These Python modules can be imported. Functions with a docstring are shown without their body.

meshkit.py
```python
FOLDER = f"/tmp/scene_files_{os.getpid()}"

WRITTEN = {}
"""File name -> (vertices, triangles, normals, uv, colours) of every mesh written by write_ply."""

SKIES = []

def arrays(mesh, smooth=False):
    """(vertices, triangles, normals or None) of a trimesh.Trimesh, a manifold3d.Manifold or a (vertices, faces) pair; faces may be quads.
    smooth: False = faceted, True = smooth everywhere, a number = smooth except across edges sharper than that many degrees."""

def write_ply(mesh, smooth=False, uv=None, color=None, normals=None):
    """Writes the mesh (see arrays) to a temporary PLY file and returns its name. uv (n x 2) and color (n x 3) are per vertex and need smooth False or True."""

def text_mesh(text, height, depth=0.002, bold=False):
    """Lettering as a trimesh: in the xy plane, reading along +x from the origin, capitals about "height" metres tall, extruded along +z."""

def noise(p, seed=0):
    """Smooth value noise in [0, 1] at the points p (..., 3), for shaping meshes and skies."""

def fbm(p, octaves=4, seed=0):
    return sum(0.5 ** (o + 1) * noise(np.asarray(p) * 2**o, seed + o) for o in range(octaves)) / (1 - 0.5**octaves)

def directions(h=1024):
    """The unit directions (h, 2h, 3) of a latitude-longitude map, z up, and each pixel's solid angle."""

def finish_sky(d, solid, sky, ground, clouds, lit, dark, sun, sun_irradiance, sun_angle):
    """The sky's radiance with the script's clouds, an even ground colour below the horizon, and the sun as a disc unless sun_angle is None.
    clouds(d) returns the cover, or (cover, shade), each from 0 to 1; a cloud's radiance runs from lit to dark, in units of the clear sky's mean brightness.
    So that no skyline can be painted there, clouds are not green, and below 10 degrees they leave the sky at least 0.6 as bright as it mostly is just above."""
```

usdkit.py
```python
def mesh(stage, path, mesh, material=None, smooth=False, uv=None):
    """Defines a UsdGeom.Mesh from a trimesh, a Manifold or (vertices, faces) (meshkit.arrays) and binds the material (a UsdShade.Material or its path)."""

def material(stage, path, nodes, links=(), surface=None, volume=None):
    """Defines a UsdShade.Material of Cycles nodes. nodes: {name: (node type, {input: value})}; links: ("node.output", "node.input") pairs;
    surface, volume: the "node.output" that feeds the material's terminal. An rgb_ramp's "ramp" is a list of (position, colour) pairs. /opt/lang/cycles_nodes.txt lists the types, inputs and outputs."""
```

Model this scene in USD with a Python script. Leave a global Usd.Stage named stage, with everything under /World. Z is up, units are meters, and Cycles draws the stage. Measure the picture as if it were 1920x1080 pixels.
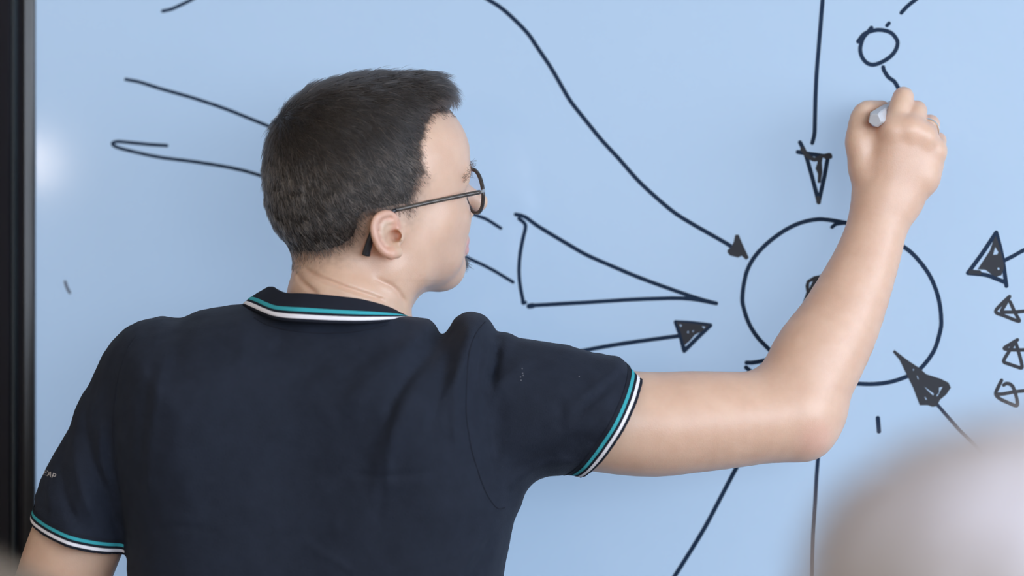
import math, random
import numpy as np, trimesh, usdkit, meshkit
from scipy import ndimage
from scipy.spatial import cKDTree
from shapely.geometry import LineString, Polygon, Point
from shapely.ops import unary_union
from pxr import Usd, UsdGeom, UsdLux, UsdShade, Gf, Sdf, Vt

random.seed(7)
rng = np.random.default_rng(7)
stage = Usd.Stage.CreateInMemory()
UsdGeom.SetStageUpAxis(stage, 'Z')
UsdGeom.SetStageMetersPerUnit(stage, 1.0)
UsdGeom.Xform.Define(stage, '/World')
UsdGeom.Scope.Define(stage, '/World/Looks')
A = np.array

# ------------------------------------------------------------------ camera, sky, lights, exposure
FPX = 85.0 / 36.0 * 1920          # focal length in pixels of a 1920 wide frame
CAM = A([0.0, -2.40, 1.45])       # level, looking along +y
cam = UsdGeom.Camera.Define(stage, '/World/camera')
cam.CreateFocalLengthAttr(85.0)
cam.CreateHorizontalApertureAttr(36.0)
cam.CreateVerticalApertureAttr(20.25)
cam.CreateFStopAttr(2.2)
cam.CreateFocusDistanceAttr(2.385)
cam.CreateExposureAttr(0.0)
cam.CreateClippingRangeAttr((0.05, 100.0))
cam.AddTranslateOp().Set(Gf.Vec3d(*CAM))
cam.AddRotateXYZOp().Set(Gf.Vec3f(90, 0, 0))

# the room is turned 10 degrees against the camera: u runs along the board, v out of it into the room
ANG = math.radians(10)
U = A([math.cos(ANG), -math.sin(ANG), 0.0]); V = A([-math.sin(ANG), -math.cos(ANG), 0.0]); ZV = A([0, 0, 1.0])
P0 = A([0.40, 0.10, 0.0])
def room(u, v, z):
    return P0 + u * U + v * V + z * ZV

def rect_light(name, centre, facing, w, h, watts, colour):
    """A rectangular lamp at centre, shining along facing."""
    l = UsdLux.RectLight.Define(stage, '/World/' + name)
    l.CreateWidthAttr(w); l.CreateHeightAttr(h); l.CreateIntensityAttr(watts); l.CreateColorAttr(Gf.Vec3f(*colour))
    zz = -A(facing, float); zz /= np.linalg.norm(zz)
    up = ZV if abs(zz[2]) < 0.9 else U
    xx = np.cross(up, zz); xx /= np.linalg.norm(xx); yy = np.cross(zz, xx)
    m = np.eye(4); m[0, :3], m[1, :3], m[2, :3], m[3, :3] = xx, yy, zz, centre
    l.AddTransformOp().Set(Gf.Matrix4d(*m.ravel().tolist()))
    return l

rect_light('side_window_daylight', room(3.05, 2.35, 1.75), -U + 0.05 * V - 0.10 * ZV, 2.9, 1.7, 7.0, (0.84, 0.96, 1.14))
rect_light('rear_window_daylight', room(1.75, 4.65, 1.75), -V - 0.25 * U - 0.08 * ZV, 2.1, 1.6, 7.8, (0.84, 0.96, 1.14))
for i, (u, v) in enumerate([(-1.2, 1.3), (1.2, 1.3), (-1.2, 3.3), (1.2, 3.3)]):
    rect_light('ceiling_panel_light' + ('_%03d' % i if i else ''), room(u, v, 2.655), -ZV, 0.56, 0.56, 4.2 if u < 0 else 2.2, (1.0, 0.76, 0.50))
dome = UsdLux.DomeLight.Define(stage, '/World/sky')
dome.CreateIntensityAttr(0.6); dome.CreateColorAttr(Gf.Vec3f(0.75, 0.87, 1.0))

# ------------------------------------------------------------------ helpers
used = {}
def numbered(path):
    n = used.get(path, 0); used[path] = n + 1
    return path if n == 0 else '%s_%03d' % (path, n)

def tag(prim, label=None, cat=None, group=None, kind=None):
    for k, v in (('label', label), ('category', cat), ('group', group), ('kind', kind)):
        if v: prim.SetCustomDataByKey(k, v)
    return prim

def thing(name, label, cat, loc=(0, 0, 0), group=None, kind=None):
    x = UsdGeom.Xform.Define(stage, numbered('/World/' + name))
    x.AddTranslateOp().Set(Gf.Vec3d(*map(float, loc)))
    p = x.GetPrim(); tag(p, label, cat, group, kind); p.SetMetadata('comment', '')
    ORIGIN[str(p.GetPath())] = A(loc, float)
    return p
ORIGIN = {}
def origin_of(path):
    path = str(path)
    return ORIGIN.get('/'.join(path.split('/')[:3]), np.zeros(3))

def obj(name, mesh, mat, parent=None, smooth=30, tint=None, label=None, cat=None, kind=None, group=None):
    """One Mesh prim from world-space geometry, under parent (a prim) or /World."""
    base = str(parent.GetPath()) if parent else '/World'
    v, f, n = meshkit.arrays(mesh, True if tint is not None else smooth)
    path = numbered(base + '/' + name)
    v = v - origin_of(path) if parent else v
    m = UsdGeom.Mesh.Define(stage, path)
    m.CreatePointsAttr(Vt.Vec3fArray.FromNumpy(v.astype(np.float32)))
    m.CreateFaceVertexCountsAttr(Vt.IntArray.FromNumpy(np.full(len(f), 3, np.int32)))
    m.CreateFaceVertexIndicesAttr(Vt.IntArray.FromNumpy(f.astype(np.int32).ravel()))
    m.CreateSubdivisionSchemeAttr('none')
    if n is not None:
        m.CreateNormalsAttr(Vt.Vec3fArray.FromNumpy(n.astype(np.float32))); m.SetNormalsInterpolation('vertex')
    if tint is not None:
        UsdGeom.PrimvarsAPI(m).CreatePrimvar('tint', Sdf.ValueTypeNames.Color3fArray, 'vertex').Set(Vt.Vec3fArray.FromNumpy(np.asarray(tint, np.float32)))
    UsdShade.MaterialBindingAPI.Apply(m.GetPrim()).Bind(mat)
    tag(m.GetPrim(), label, cat, group, kind)
    return m.GetPrim()

def curves(name, pts, widths, mat, parent, kind='stuff', label=None):
    """pts (n, k, 3) strands as BasisCurves."""
    path = numbered(str(parent.GetPath()) + '/' + name)
    n, k, _ = pts.shape
    c = UsdGeom.BasisCurves.Define(stage, path)
    c.CreateTypeAttr('linear')
    c.CreateCurveVertexCountsAttr(Vt.IntArray.FromNumpy(np.full(n, k, np.int32)))
    c.CreatePointsAttr(Vt.Vec3fArray.FromNumpy((pts - origin_of(path)).reshape(-1, 3).astype(np.float32)))
    c.CreateWidthsAttr(Vt.FloatArray.FromNumpy(np.broadcast_to(widths, (n, k)).ravel().astype(np.float32)))
    c.SetWidthsInterpolation('vertex')
    UsdShade.MaterialBindingAPI.Apply(c.GetPrim()).Bind(mat)
    tag(c.GetPrim(), label, kind=kind)
    return c.GetPrim()

def box_uvz(u0, u1, v0, v1, z0, z1, bevel=0.0):
    """A box along the room's axes, in world space."""
    m = trimesh.creation.box((u1 - u0, v1 - v0, z1 - z0))
    if bevel:
        import manifold3d
        b = bevel; hx, hy, hz = A([u1 - u0, v1 - v0, z1 - z0]) / 2
        pts = [(sx * (hx - (b if a != 0 else 0)), sy * (hy - (b if a != 1 else 0)), sz * (hz - (b if a != 2 else 0)))
               for a in range(3) for sx in (-1, 1) for sy in (-1, 1) for sz in (-1, 1)]
        m = trimesh.convex.convex_hull(A(pts))
    p = m.vertices + A([(u0 + u1) / 2, (v0 + v1) / 2, (z0 + z1) / 2])
    w = P0 + p[:, :1] * U + p[:, 1:2] * V + p[:, 2:] * ZV
    f = m.faces[:, ::-1] if np.linalg.det(np.stack([U, V, ZV])) < 0 else m.faces
    return trimesh.Trimesh(w, f, process=False)

def join(*ms):
    return trimesh.util.concatenate(list(ms))

def at(px, py, y):
    """The point seen at pixel (px, py), y metres beyond the reference plane."""
    s = (y - CAM[1]) / FPX
    return A([(px - 960) * s, y, CAM[2] - (py - 540) * s])

def at_board(px, py):
    d = A([(px - 960) / FPX, 1.0, -(py - 540) / FPX])
    t = np.dot(P0 - CAM, V) / np.dot(d, V)
    return CAM + t * d

def smoothstep(a, b, x):
    t = np.clip((x - a) / (b - a), 0, 1)
    return t * t * (3 - 2 * t)

def densify(pts, n=10):
    """Catmull-Rom through the points."""
    p = A(pts, float); p = np.vstack([2 * p[0] - p[1], p, 2 * p[-1] - p[-2]])
    t = np.linspace(0, 1, n, endpoint=False)[:, None]
    out = [0.5 * ((2 * p[i]) + (-p[i - 1] + p[i + 1]) * t + (2 * p[i - 1] - 5 * p[i] + 4 * p[i + 1] - p[i + 2]) * t ** 2 + (-p[i - 1] + 3 * p[i] - 3 * p[i + 1] + p[i + 2]) * t ** 3) for i in range(1, len(p) - 2)]
    return np.vstack(out + [p[-2:-1]])

def tube(path, radius, sides=10, caps=True):
    """A round tube along a path; radius may be one number or one per point."""
    p = A(path, float); r = np.broadcast_to(radius, (len(p),))
    t = np.gradient(p, axis=0); t /= np.linalg.norm(t, axis=1, keepdims=True)
    n = np.cross(t[0], [0, 0, 1.0]); n = n if np.linalg.norm(n) > 0.1 else np.cross(t[0], [1.0, 0, 0]); n /= np.linalg.norm(n)
    rings = []
    for i in range(len(p)):
        n = n - t[i] * np.dot(n, t[i]); n /= np.linalg.norm(n); b = np.cross(t[i], n)
        a = np.arange(sides) * 2 * np.pi / sides
        rings.append(p[i] + r[i] * (np.cos(a)[:, None] * n + np.sin(a)[:, None] * b))
    v = np.vstack(rings); f = []
    for i in range(len(p) - 1):
        for j in range(sides):
            a, b_ = i * sides + j, i * sides + (j + 1) % sides
            f += [[a, b_, b_ + sides], [a, b_ + sides, a + sides]]
    if caps:
        v = np.vstack([v, p[0], p[-1]]); c0, c1 = len(v) - 2, len(v) - 1; e = (len(p) - 1) * sides
        for j in range(sides):
            f += [[c0, (j + 1) % sides, j], [c1, e + j, e + (j + 1) % sides]]
    return trimesh.Trimesh(v, f, process=False)

# ------------------------------------------------------------------ implicit surfaces: a field on a grid, meshed with surface nets
class Field:
    def __init__(s, xs, ys, zs):
        s.x, s.y, s.z = (A(q, np.float32) for q in (xs, ys, zs))
        s.f = np.full((len(xs), len(ys), len(zs)), 0.5, np.float32)
    def part(s, lo, hi):
        sl = tuple(slice(max(int(np.searchsorted(q, l)) - 1, 0), int(np.searchsorted(q, h)) + 1) for q, l, h in zip((s.x, s.y, s.z), lo, hi))
        return sl, (s.x[sl[0]][:, None, None], s.y[sl[1]][None, :, None], s.z[sl[2]][None, None, :])
    def put(s, fn, lo, hi, k=0.0, cut=False):
        sl, c = s.part(lo, hi)
        f = s.f[sl]
        if not f.size: return
        d = fn(*c).astype(np.float32)
        if cut:
            h = np.maximum(k - np.abs(f + d), 0) / k if k else 0
            s.f[sl] = np.maximum(f, -d) + (h * h * k / 4 if k else 0)
        else:
            h = np.maximum(k - np.abs(f - d), 0) / k if k else 0
            s.f[sl] = np.minimum(f, d) - (h * h * k / 4 if k else 0)
    def cone(s, a, b, ra, rb, k=0.0, ys=1.0, cut=False):
        a, b = A(a, float), A(b, float); m = max(ra, rb) + k + 0.012; sc = A([1, 1 / ys, 1])
        ba = (b - a) * sc; q = max(float(ba @ ba), 1e-12)
        def fn(X, Y, Z):
            x, y, z = X - a[0], (Y - a[1]) / ys, Z - a[2]
            t = np.clip((x * ba[0] + y * ba[1] + z * ba[2]) / q, 0, 1)
            return np.sqrt((x - t * ba[0]) ** 2 + (y - t * ba[1]) ** 2 + (z - t * ba[2]) ** 2) - (ra + (rb - ra) * t)
        s.put(fn, np.minimum(a, b) - m, np.maximum(a, b) + m, k, cut)
    def ball(s, c, r, k=0.0, cut=False):
        s.cone(c, c, r, r, k, cut=cut)
    def ell(s, M, c, r, k=0.0, cut=False):
        """An ellipsoid with centre c and radii r in the frame M (4 x 4 local to world)."""
        R, o = M[:3, :3], M[:3, :3] @ A(c, float) + M[:3, 3]; r = A(r, float); m = max(r) + k + 0.012
        ext = np.sqrt(((R * r) ** 2).sum(1)) + k + 0.012
        def fn(X, Y, Z):
            x, y, z = X - o[0], Y - o[1], Z - o[2]
            l = [(x * R[0, i] + y * R[1, i] + z * R[2, i]) / r[i] for i in range(3)]
            k0 = np.sqrt(l[0] ** 2 + l[1] ** 2 + l[2] ** 2)
            k1 = np.sqrt((l[0] / r[0]) ** 2 + (l[1] / r[1]) ** 2 + (l[2] / r[2]) ** 2)
            return k0 * (k0 - 1) / np.maximum(k1, 1e-6)
        s.put(fn, o - ext, o + ext, k, cut)
    def chain(s, pts, rs, k=0.0, ys=1.0, dense=4, cut=False):
        """A bending, tapering limb through the points, joined to the rest as one piece."""
        q = densify(np.column_stack([A(pts), A(rs)]), dense) if len(pts) > 2 else np.column_stack([A(pts), A(rs)])
        p, r = q[:, :3], q[:, 3]; m = r.max() + k + .012; sc = A([1, 1 / ys, 1])
        lo, hi = p.min(0) - m, p.max(0) + m
        T = Field.__new__(Field); sl, c = s.part(lo, hi)
        T.x, T.y, T.z = c[0].ravel(), c[1].ravel(), c[2].ravel(); T.f = np.full(s.f[sl].shape, 0.5, np.float32)
        if not T.f.size: return
        for i in range(len(p) - 1): T.cone(p[i], p[i + 1], r[i], r[i + 1], 0.0, ys)
        s.put(lambda X, Y, Z: T.f, lo, hi, k, cut)
    def mesh(s, smooth=0):
        f = s.f
        for ax in range(3):
            for e in (0, -1):
                w = [slice(None)] * 3; w[ax] = e; f[tuple(w)] = np.maximum(f[tuple(w)], 1e-3)
        ins = f < 0
        n = ins[:-1, :-1, :-1].astype(np.int8)
        tot = np.zeros_like(n)
        for a, b, c in np.ndindex(2, 2, 2):
            tot += ins[a:f.shape[0] - 1 + a, b:f.shape[1] - 1 + b, c:f.shape[2] - 1 + c]
        act = np.argwhere((tot > 0) & (tot < 8))
        idx = np.full(n.shape, -1, np.int32); idx[tuple(act.T)] = np.arange(len(act))
        grid = (s.x, s.y, s.z)
        P = np.zeros((len(act), 3)); W = np.zeros(len(act))
        corner = {o: f[act[:, 0] + o[0], act[:, 1] + o[1], act[:, 2] + o[2]].astype(float) for o in np.ndindex(2, 2, 2)}
        pos = {o: np.stack([grid[i][act[:, i] + o[i]] for i in range(3)], 1).astype(float) for o in np.ndindex(2, 2, 2)}
        for o in np.ndindex(2, 2, 2):
            for ax in range(3):
                if o[ax]: continue
                o2 = tuple(1 if i == ax else o[i] for i in range(3))
                fa, fb = corner[o], corner[o2]; m = (fa < 0) != (fb < 0)
                t = np.where(m, fa / np.where(m, fa - fb, 1), 0)
                P += np.where(m[:, None], pos[o] + t[:, None] * (pos[o2] - pos[o]), 0); W += m
        P /= W[:, None]
        quads = []
        for ax in range(3):
            b, c = (ax + 1) % 3, (ax + 2) % 3
            sl = [slice(None)] * 3; sl2 = [slice(None)] * 3
            sl[ax], sl2[ax] = slice(0, -1), slice(1, None)
            for q in (b, c): sl[q] = sl2[q] = slice(1, -1)
            A_, B_ = ins[tuple(sl)], ins[tuple(sl2)]
            e = np.argwhere(A_ != B_); flip = A_[tuple(e.T)]
            e = e + [0 if i == ax else 1 for i in range(3)]
            def cell(db, dc):
                q = e.copy(); q[:, b] += db; q[:, c] += dc
                return idx[tuple(q.T)]
            q = np.stack([cell(-1, -1), cell(0, -1), cell(0, 0), cell(-1, 0)], 1)
            q[~flip] = q[~flip][:, ::-1]
            quads.append(q)
        q = np.vstack(quads)
        m = trimesh.Trimesh(P, np.vstack([q[:, [0, 1, 2]], q[:, [0, 2, 3]]]), process=False)
        if smooth:
            e = np.unique(np.sort(m.edges, axis=1), axis=0); v = np.array(m.vertices)
            deg = np.maximum(np.bincount(e.ravel(), minlength=len(v)), 1)[:, None]
            for _ in range(smooth):
                for lam in (0.5, -0.52):
                    av = np.stack([np.bincount(e[:, 0], v[e[:, 1], k], len(v)) + np.bincount(e[:, 1], v[e[:, 0], k], len(v)) for k in range(3)], 1) / deg
                    v = v + lam * (av - v)
            m = trimesh.Trimesh(v, m.faces, process=False)
        return m

def keep_faces(m, mask):
    f = m.faces[mask]; u, inv = np.unique(f, return_inverse=True)
    return trimesh.Trimesh(m.vertices[u], inv.reshape(-1, 3), process=False), u

def steps(*segs):
    """Grid coordinates: (from, to, step) pieces one after the other."""
    out = [np.arange(a, b, d) for a, b, d in segs]
    return np.concatenate(out + [[segs[-1][1]]])

# maps drawn in the picture plane of the figure (4-pixel raster), used to inflate outlines and raise folds
RX0, RY0, RW, RH, RS = -400, 0, 800, 560, 4
_gx, _gy = np.meshgrid(RX0 + RS * np.arange(RW), RY0 + RS * np.arange(RH), indexing='ij')
def outline_map(poly, blur=1.0):
    """Signed distance in pixels (positive inside) of an outline."""
    from PIL import Image, ImageDraw
    im = Image.new('L', (RW * 2, RH * 2)); ImageDraw.Draw(im).polygon([((x - RX0) / RS * 2, (y - RY0) / RS * 2) for x, y in poly], fill=255)
    on = np.asarray(im).T > 127
    d = (ndimage.distance_transform_edt(on) - ndimage.distance_transform_edt(~on)) * RS / 2
    return ndimage.gaussian_filter(d, blur * 2)[::2, ::2].astype(np.float32)
def line_map(pts, width, fade=None):
    """A soft ridge along a line, 1 on it, falling off over width pixels; strength fades to 0 at the ends."""
    p = densify(pts, 12); d, i = cKDTree(p).query(np.stack([_gx.ravel(), _gy.ravel()], 1), distance_upper_bound=3 * width)
    t = i / len(p); g = np.exp(-(d / width) ** 2); g[~np.isfinite(d)] = 0
    e = np.minimum(1, np.minimum(t / 0.2, (1 - t) / 0.2)) if fade is None else fade(t)
    return (g * e).reshape(RW, RH).astype(np.float32)
def sample(mp, x, z, yc):
    s = (yc - CAM[1]) / FPX
    px = x[:, None] / s + 960; py = (CAM[2] - z)[None, :] / s + 540
    a = (np.broadcast_to(px, (len(x), len(z))) - RX0) / RS; b = (np.broadcast_to(py, (len(x), len(z))) - RY0) / RS
    return ndimage.map_coordinates(mp, [a, b], order=1, mode='nearest').astype(np.float32)

# ------------------------------------------------------------------ materials
def mat(name, nodes, links=(), surface='p.BSDF'):
    return usdkit.material(stage, '/World/Looks/' + name, nodes, links, surface=surface)
def plain(name, col, rough=0.5, **kw):
    return mat(name, {'p': ('principled_bsdf', {'base_color': col, 'roughness': rough, **kw})})
def noisy(name, c1, c2, scale, rough=0.5, bump=0.0, bscale=None, **kw):
    nodes = {'tc': ('texture_coordinate', {}), 'n': ('noise_texture', {'scale': scale, 'detail': 4.0}), 'r': ('rgb_ramp', {'ramp': [(0.3, c1), (0.7, c2)]}),
             'p': ('principled_bsdf', {'roughness': rough, **kw})}
    links = [('tc.object', 'n.vector'), ('n.fac', 'r.fac'), ('r.color', 'p.base_color')]
    if bump:
        nodes['n2'] = ('noise_texture', {'scale': bscale or scale, 'detail': 3.0}); nodes['b'] = ('bump', {'strength': bump, 'distance': 0.001})
        links += [('tc.object', 'n2.vector'), ('n2.fac', 'b.height'), ('b.normal', 'p.normal')]
    return mat(name, nodes, links)

M = {}
M['board'] = mat('glowing_board_surface', {'g': ('geometry', {}), 'n': ('noise_texture', {'scale': 3.0, 'detail': 3.0}),
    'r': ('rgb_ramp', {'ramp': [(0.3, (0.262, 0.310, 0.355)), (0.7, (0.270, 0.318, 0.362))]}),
    'p': ('principled_bsdf', {'roughness': 0.10, 'specular_ior_level': 0.5, 'emission_color': (0.36, 0.565, 0.88), 'emission_strength': 0.52})},  # emission added to wash out cast shadows on the board
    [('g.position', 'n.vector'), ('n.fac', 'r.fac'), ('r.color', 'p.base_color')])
M['ink'] = plain('marker_ink', (0.008, 0.024, 0.058), 0.6, specular_ior_level=0.2)
M['ink_thick'] = plain('marker_ink_thick', (0.040, 0.042, 0.050), 0.6, specular_ior_level=0.2)
M['ink_grey'] = plain('marker_ink_faint', (0.10, 0.115, 0.16), 0.5)
M['rail'] = plain('dark_rail', (0.008, 0.008, 0.013), 0.5, specular_ior_level=0.2)
M['lip'] = plain('teal_grey_lip', (0.028, 0.036, 0.042), 0.45, specular_ior_level=0.3)
M['bevel'] = plain('brushed_bevel', (0.030, 0.028, 0.028), 0.36, specular_ior_level=0.5)
M['wall'] = noisy('painted_wall', (0.50, 0.44, 0.37), (0.54, 0.48, 0.41), 3.0, 0.85)
M['wall_dark'] = noisy('dark_painted_wall', (0.014, 0.014, 0.018), (0.018, 0.018, 0.022), 3.0, 0.7)
M['floor'] = noisy('carpet', (0.20, 0.14, 0.09), (0.28, 0.20, 0.13), 60.0, 0.95)
M['ceiling'] = plain('ceiling_white', (0.72, 0.72, 0.70), 0.9)
M['frame_white'] = plain('white_frame', (0.75, 0.75, 0.74), 0.4)
def thin_glass(name, tcol, gcol, power=4.0, most=0.35):
    return mat(name, {'t': ('transparent_bsdf', {'color': tcol}), 'g': ('glossy_bsdf', {'roughness': 0.02, 'color': gcol}), 'f': ('layer_weight', {'blend': 0.5}),
        'e': ('math', {'math_type': 'power', 'value2': power}), 'k': ('math', {'math_type': 'multiply_add', 'value2': most, 'value3': 0.03}), 'm': ('mix_closure', {})},
        [('f.facing', 'e.value1'), ('e.value', 'k.value1'), ('k.value', 'm.fac'), ('t.BSDF', 'm.closure1'), ('g.BSDF', 'm.closure2')], surface='m.closure')
M['pane'] = thin_glass('window_glass', (1, 1, 1), (1, 1, 1))
M['skin'] = mat('skin', {'a': ('attribute', {'attribute': 'tint'}), 'tc': ('texture_coordinate', {}), 'n': ('noise_texture', {'scale': 38.0, 'detail': 5.0, 'roughness': 0.6}),
    'r': ('rgb_ramp', {'ramp': [(0.25, (0.93, 0.88, 0.86)), (0.75, (1.05, 1.05, 1.05))]}), 'mx': ('mix_color', {'blend_type': 'multiply', 'fac': 1.0, 'use_clamp': False}), 'bw': ('rgb_to_bw', {}), 'sp': ('math', {'math_type': 'multiply', 'value2': 1.25}),
    'n2': ('noise_texture', {'scale': 700.0, 'detail': 2.0}), 'b': ('bump', {'strength': 0.22, 'distance': 0.0006}),
    'p': ('principled_bsdf', {'roughness': 0.43, 'subsurface_weight': 0.22, 'subsurface_scale': 0.006, 'subsurface_radius': (1.0, 0.35, 0.2)})},
    [('tc.object', 'n.vector'), ('n.fac', 'r.fac'), ('a.color', 'mx.a'), ('r.color', 'mx.b'), ('mx.result', 'p.base_color'), ('a.color', 'bw.color'), ('bw.val', 'sp.value1'), ('sp.value', 'p.specular_ior_level'), ('tc.object', 'n2.vector'), ('n2.fac', 'b.height'), ('b.normal', 'p.normal')])
M['shirt'] = mat('navy_pique', {'tc': ('texture_coordinate', {}), 'n': ('noise_texture', {'scale': 60.0, 'detail': 6.0, 'roughness': 0.7}), 'r': ('rgb_ramp', {'ramp': [(0.3, (0.0092, 0.0125, 0.0225)), (0.7, (0.0136, 0.0180, 0.0312))]}),
    'v': ('voronoi_texture', {'scale': 950.0}), 'b': ('bump', {'strength': 0.35, 'distance': 0.0005}),
    'p': ('principled_bsdf', {'roughness': 0.85, 'specular_ior_level': 0.25, 'sheen_weight': 0.04, 'sheen_roughness': 0.45, 'sheen_tint': (0.75, 0.82, 1.0)})},
    [('tc.object', 'n.vector'), ('n.fac', 'r.fac'), ('r.color', 'p.base_color'), ('tc.object', 'v.vector'), ('v.distance', 'b.height'), ('b.normal', 'p.normal')])
def knit(name, col):
    return mat(name, {'tc': ('texture_coordinate', {}), 'n': ('noise_texture', {'scale': 900.0, 'detail': 2.0}), 'b': ('bump', {'strength': 0.5, 'distance': 0.0005}),
        'p': ('principled_bsdf', {'base_color': col, 'roughness': 0.85, 'specular_ior_level': 0.2})}, [('tc.object', 'n.vector'), ('n.fac', 'b.height'), ('b.normal', 'p.normal')])
M['knit_navy'] = knit('navy_rib_knit', (0.013, 0.015, 0.024))
M['knit_teal'] = knit('teal_knit', (0.045, 0.36, 0.41))
M['knit_white'] = knit('white_knit', (0.80, 0.77, 0.80))
M['thread'] = plain('pale_thread', (0.58, 0.54, 0.52), 0.8)
M['lint'] = plain('grey_lint', (0.20, 0.20, 0.22), 0.9)
def hair_mat(name, col, rough=0.32):
    return mat(name, {'p': ('principled_hair_bsdf', {'model': 'Chiang', 'parametrization': 'Direct coloring', 'color': col, 'roughness': rough, 'radial_roughness': 0.45})}, surface='p.BSDF')
M['hair_dark'] = hair_mat('dark_brown_hair', (0.013, 0.0105, 0.0098))
M['hair_mid'] = hair_mat('brown_hair', (0.052, 0.037, 0.029))
M['hair_light'] = hair_mat('light_brown_hair', (0.20, 0.148, 0.112))
M['hair_cap'] = noisy('dark_hair_mass', (0.013, 0.0098, 0.0082), (0.024, 0.018, 0.014), 160.0, 0.65, 0.4, 300.0, specular_ior_level=0.3)
M['rim'] = noisy('tortoise_grey_metal', (0.035, 0.03, 0.03), (0.09, 0.075, 0.065), 140.0, 0.28, metallic=0.3)
M['temple'] = noisy('dark_horn', (0.02, 0.018, 0.018), (0.10, 0.08, 0.065), 90.0, 0.25)
M['steel'] = plain('polished_steel', (0.62, 0.58, 0.54), 0.25, metallic=1.0)
M['black_plastic'] = plain('black_plastic', (0.012, 0.013, 0.018), 0.3)
M['lens'] = thin_glass('spectacle_lens', (0.97, 0.98, 1.0), (0.8, 0.88, 1.0), 3.0, 0.25)
M['globe'] = mat('glowing_globe', {'e': ('emission', {'color': (1.0, 0.84, 0.72), 'strength': 21.0})}, surface='e.emission')
M['marker_grey'] = plain('pale_grey_plastic', (0.50, 0.50, 0.52), 0.4)
M['marker_tip'] = plain('felt_tip', (0.01, 0.012, 0.02), 0.8)
M['silver'] = plain('silver', (0.80, 0.74, 0.66), 0.18, metallic=1.0)
M['eye'] = mat('eye', {'a': ('attribute', {'attribute': 'tint'}), 'p': ('principled_bsdf', {'roughness': 0.1})}, [('a.color', 'p.base_color')])
M['trousers'] = noisy('charcoal_trousers', (0.018, 0.018, 0.02), (0.026, 0.026, 0.03), 60.0, 0.85)
M['leather'] = plain('black_leather', (0.012, 0.011, 0.011), 0.4)

# ------------------------------------------------------------------ the room
UL, UR, VB, VF, HZ = -2.3, 3.0, -0.10, 4.6, 2.70
def struct(name, mesh, m, label, cat, parent=None):
    return obj(name, mesh, m, parent, label=label, cat=cat, kind='structure')
struct('floor', box_uvz(UL - .1, UR + .1, VB - .1, VF + .1, -0.1, 0), M['floor'], 'warm brown carpeted floor of the meeting room', 'floor')
struct('ceiling', box_uvz(UL - .1, UR + .1, VB - .1, VF + .1, HZ, HZ + .1), M['ceiling'], 'plain white ceiling of the meeting room', 'ceiling')
struct('wall_back', box_uvz(UL - .1, UR + .1, VB - .1, VB, 0, HZ), M['wall_dark'], 'dark wall behind the blue marker board', 'wall')
struct('wall_left', box_uvz(UL - .1, UL, VB, VF, 0, HZ), M['wall'], 'beige painted wall left of the marker board', 'wall')
w0, w1, wz0, wz1 = 0.85, 3.85, 0.85, 2.6
struct('wall_right', join(box_uvz(UR, UR + .1, VB, w0, 0, HZ), box_uvz(UR, UR + .1, w1, VF, 0, HZ), box_uvz(UR, UR + .1, w0, w1, 0, wz0), box_uvz(UR, UR + .1, w0, w1, wz1, HZ)),
       M['wall'], 'beige painted wall with the wide window', 'wall')
f0, f1 = 0.65, 2.85
struct('wall_front', join(box_uvz(UL - .1, f0, VF, VF + .1, 0, HZ), box_uvz(f1, UR + .1, VF, VF + .1, 0, HZ), box_uvz(f0, f1, VF, VF + .1, 0, wz0), box_uvz(f0, f1, VF, VF + .1, wz1, HZ)), M['wall'], 'beige painted wall with a window behind the audience', 'wall')
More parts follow.
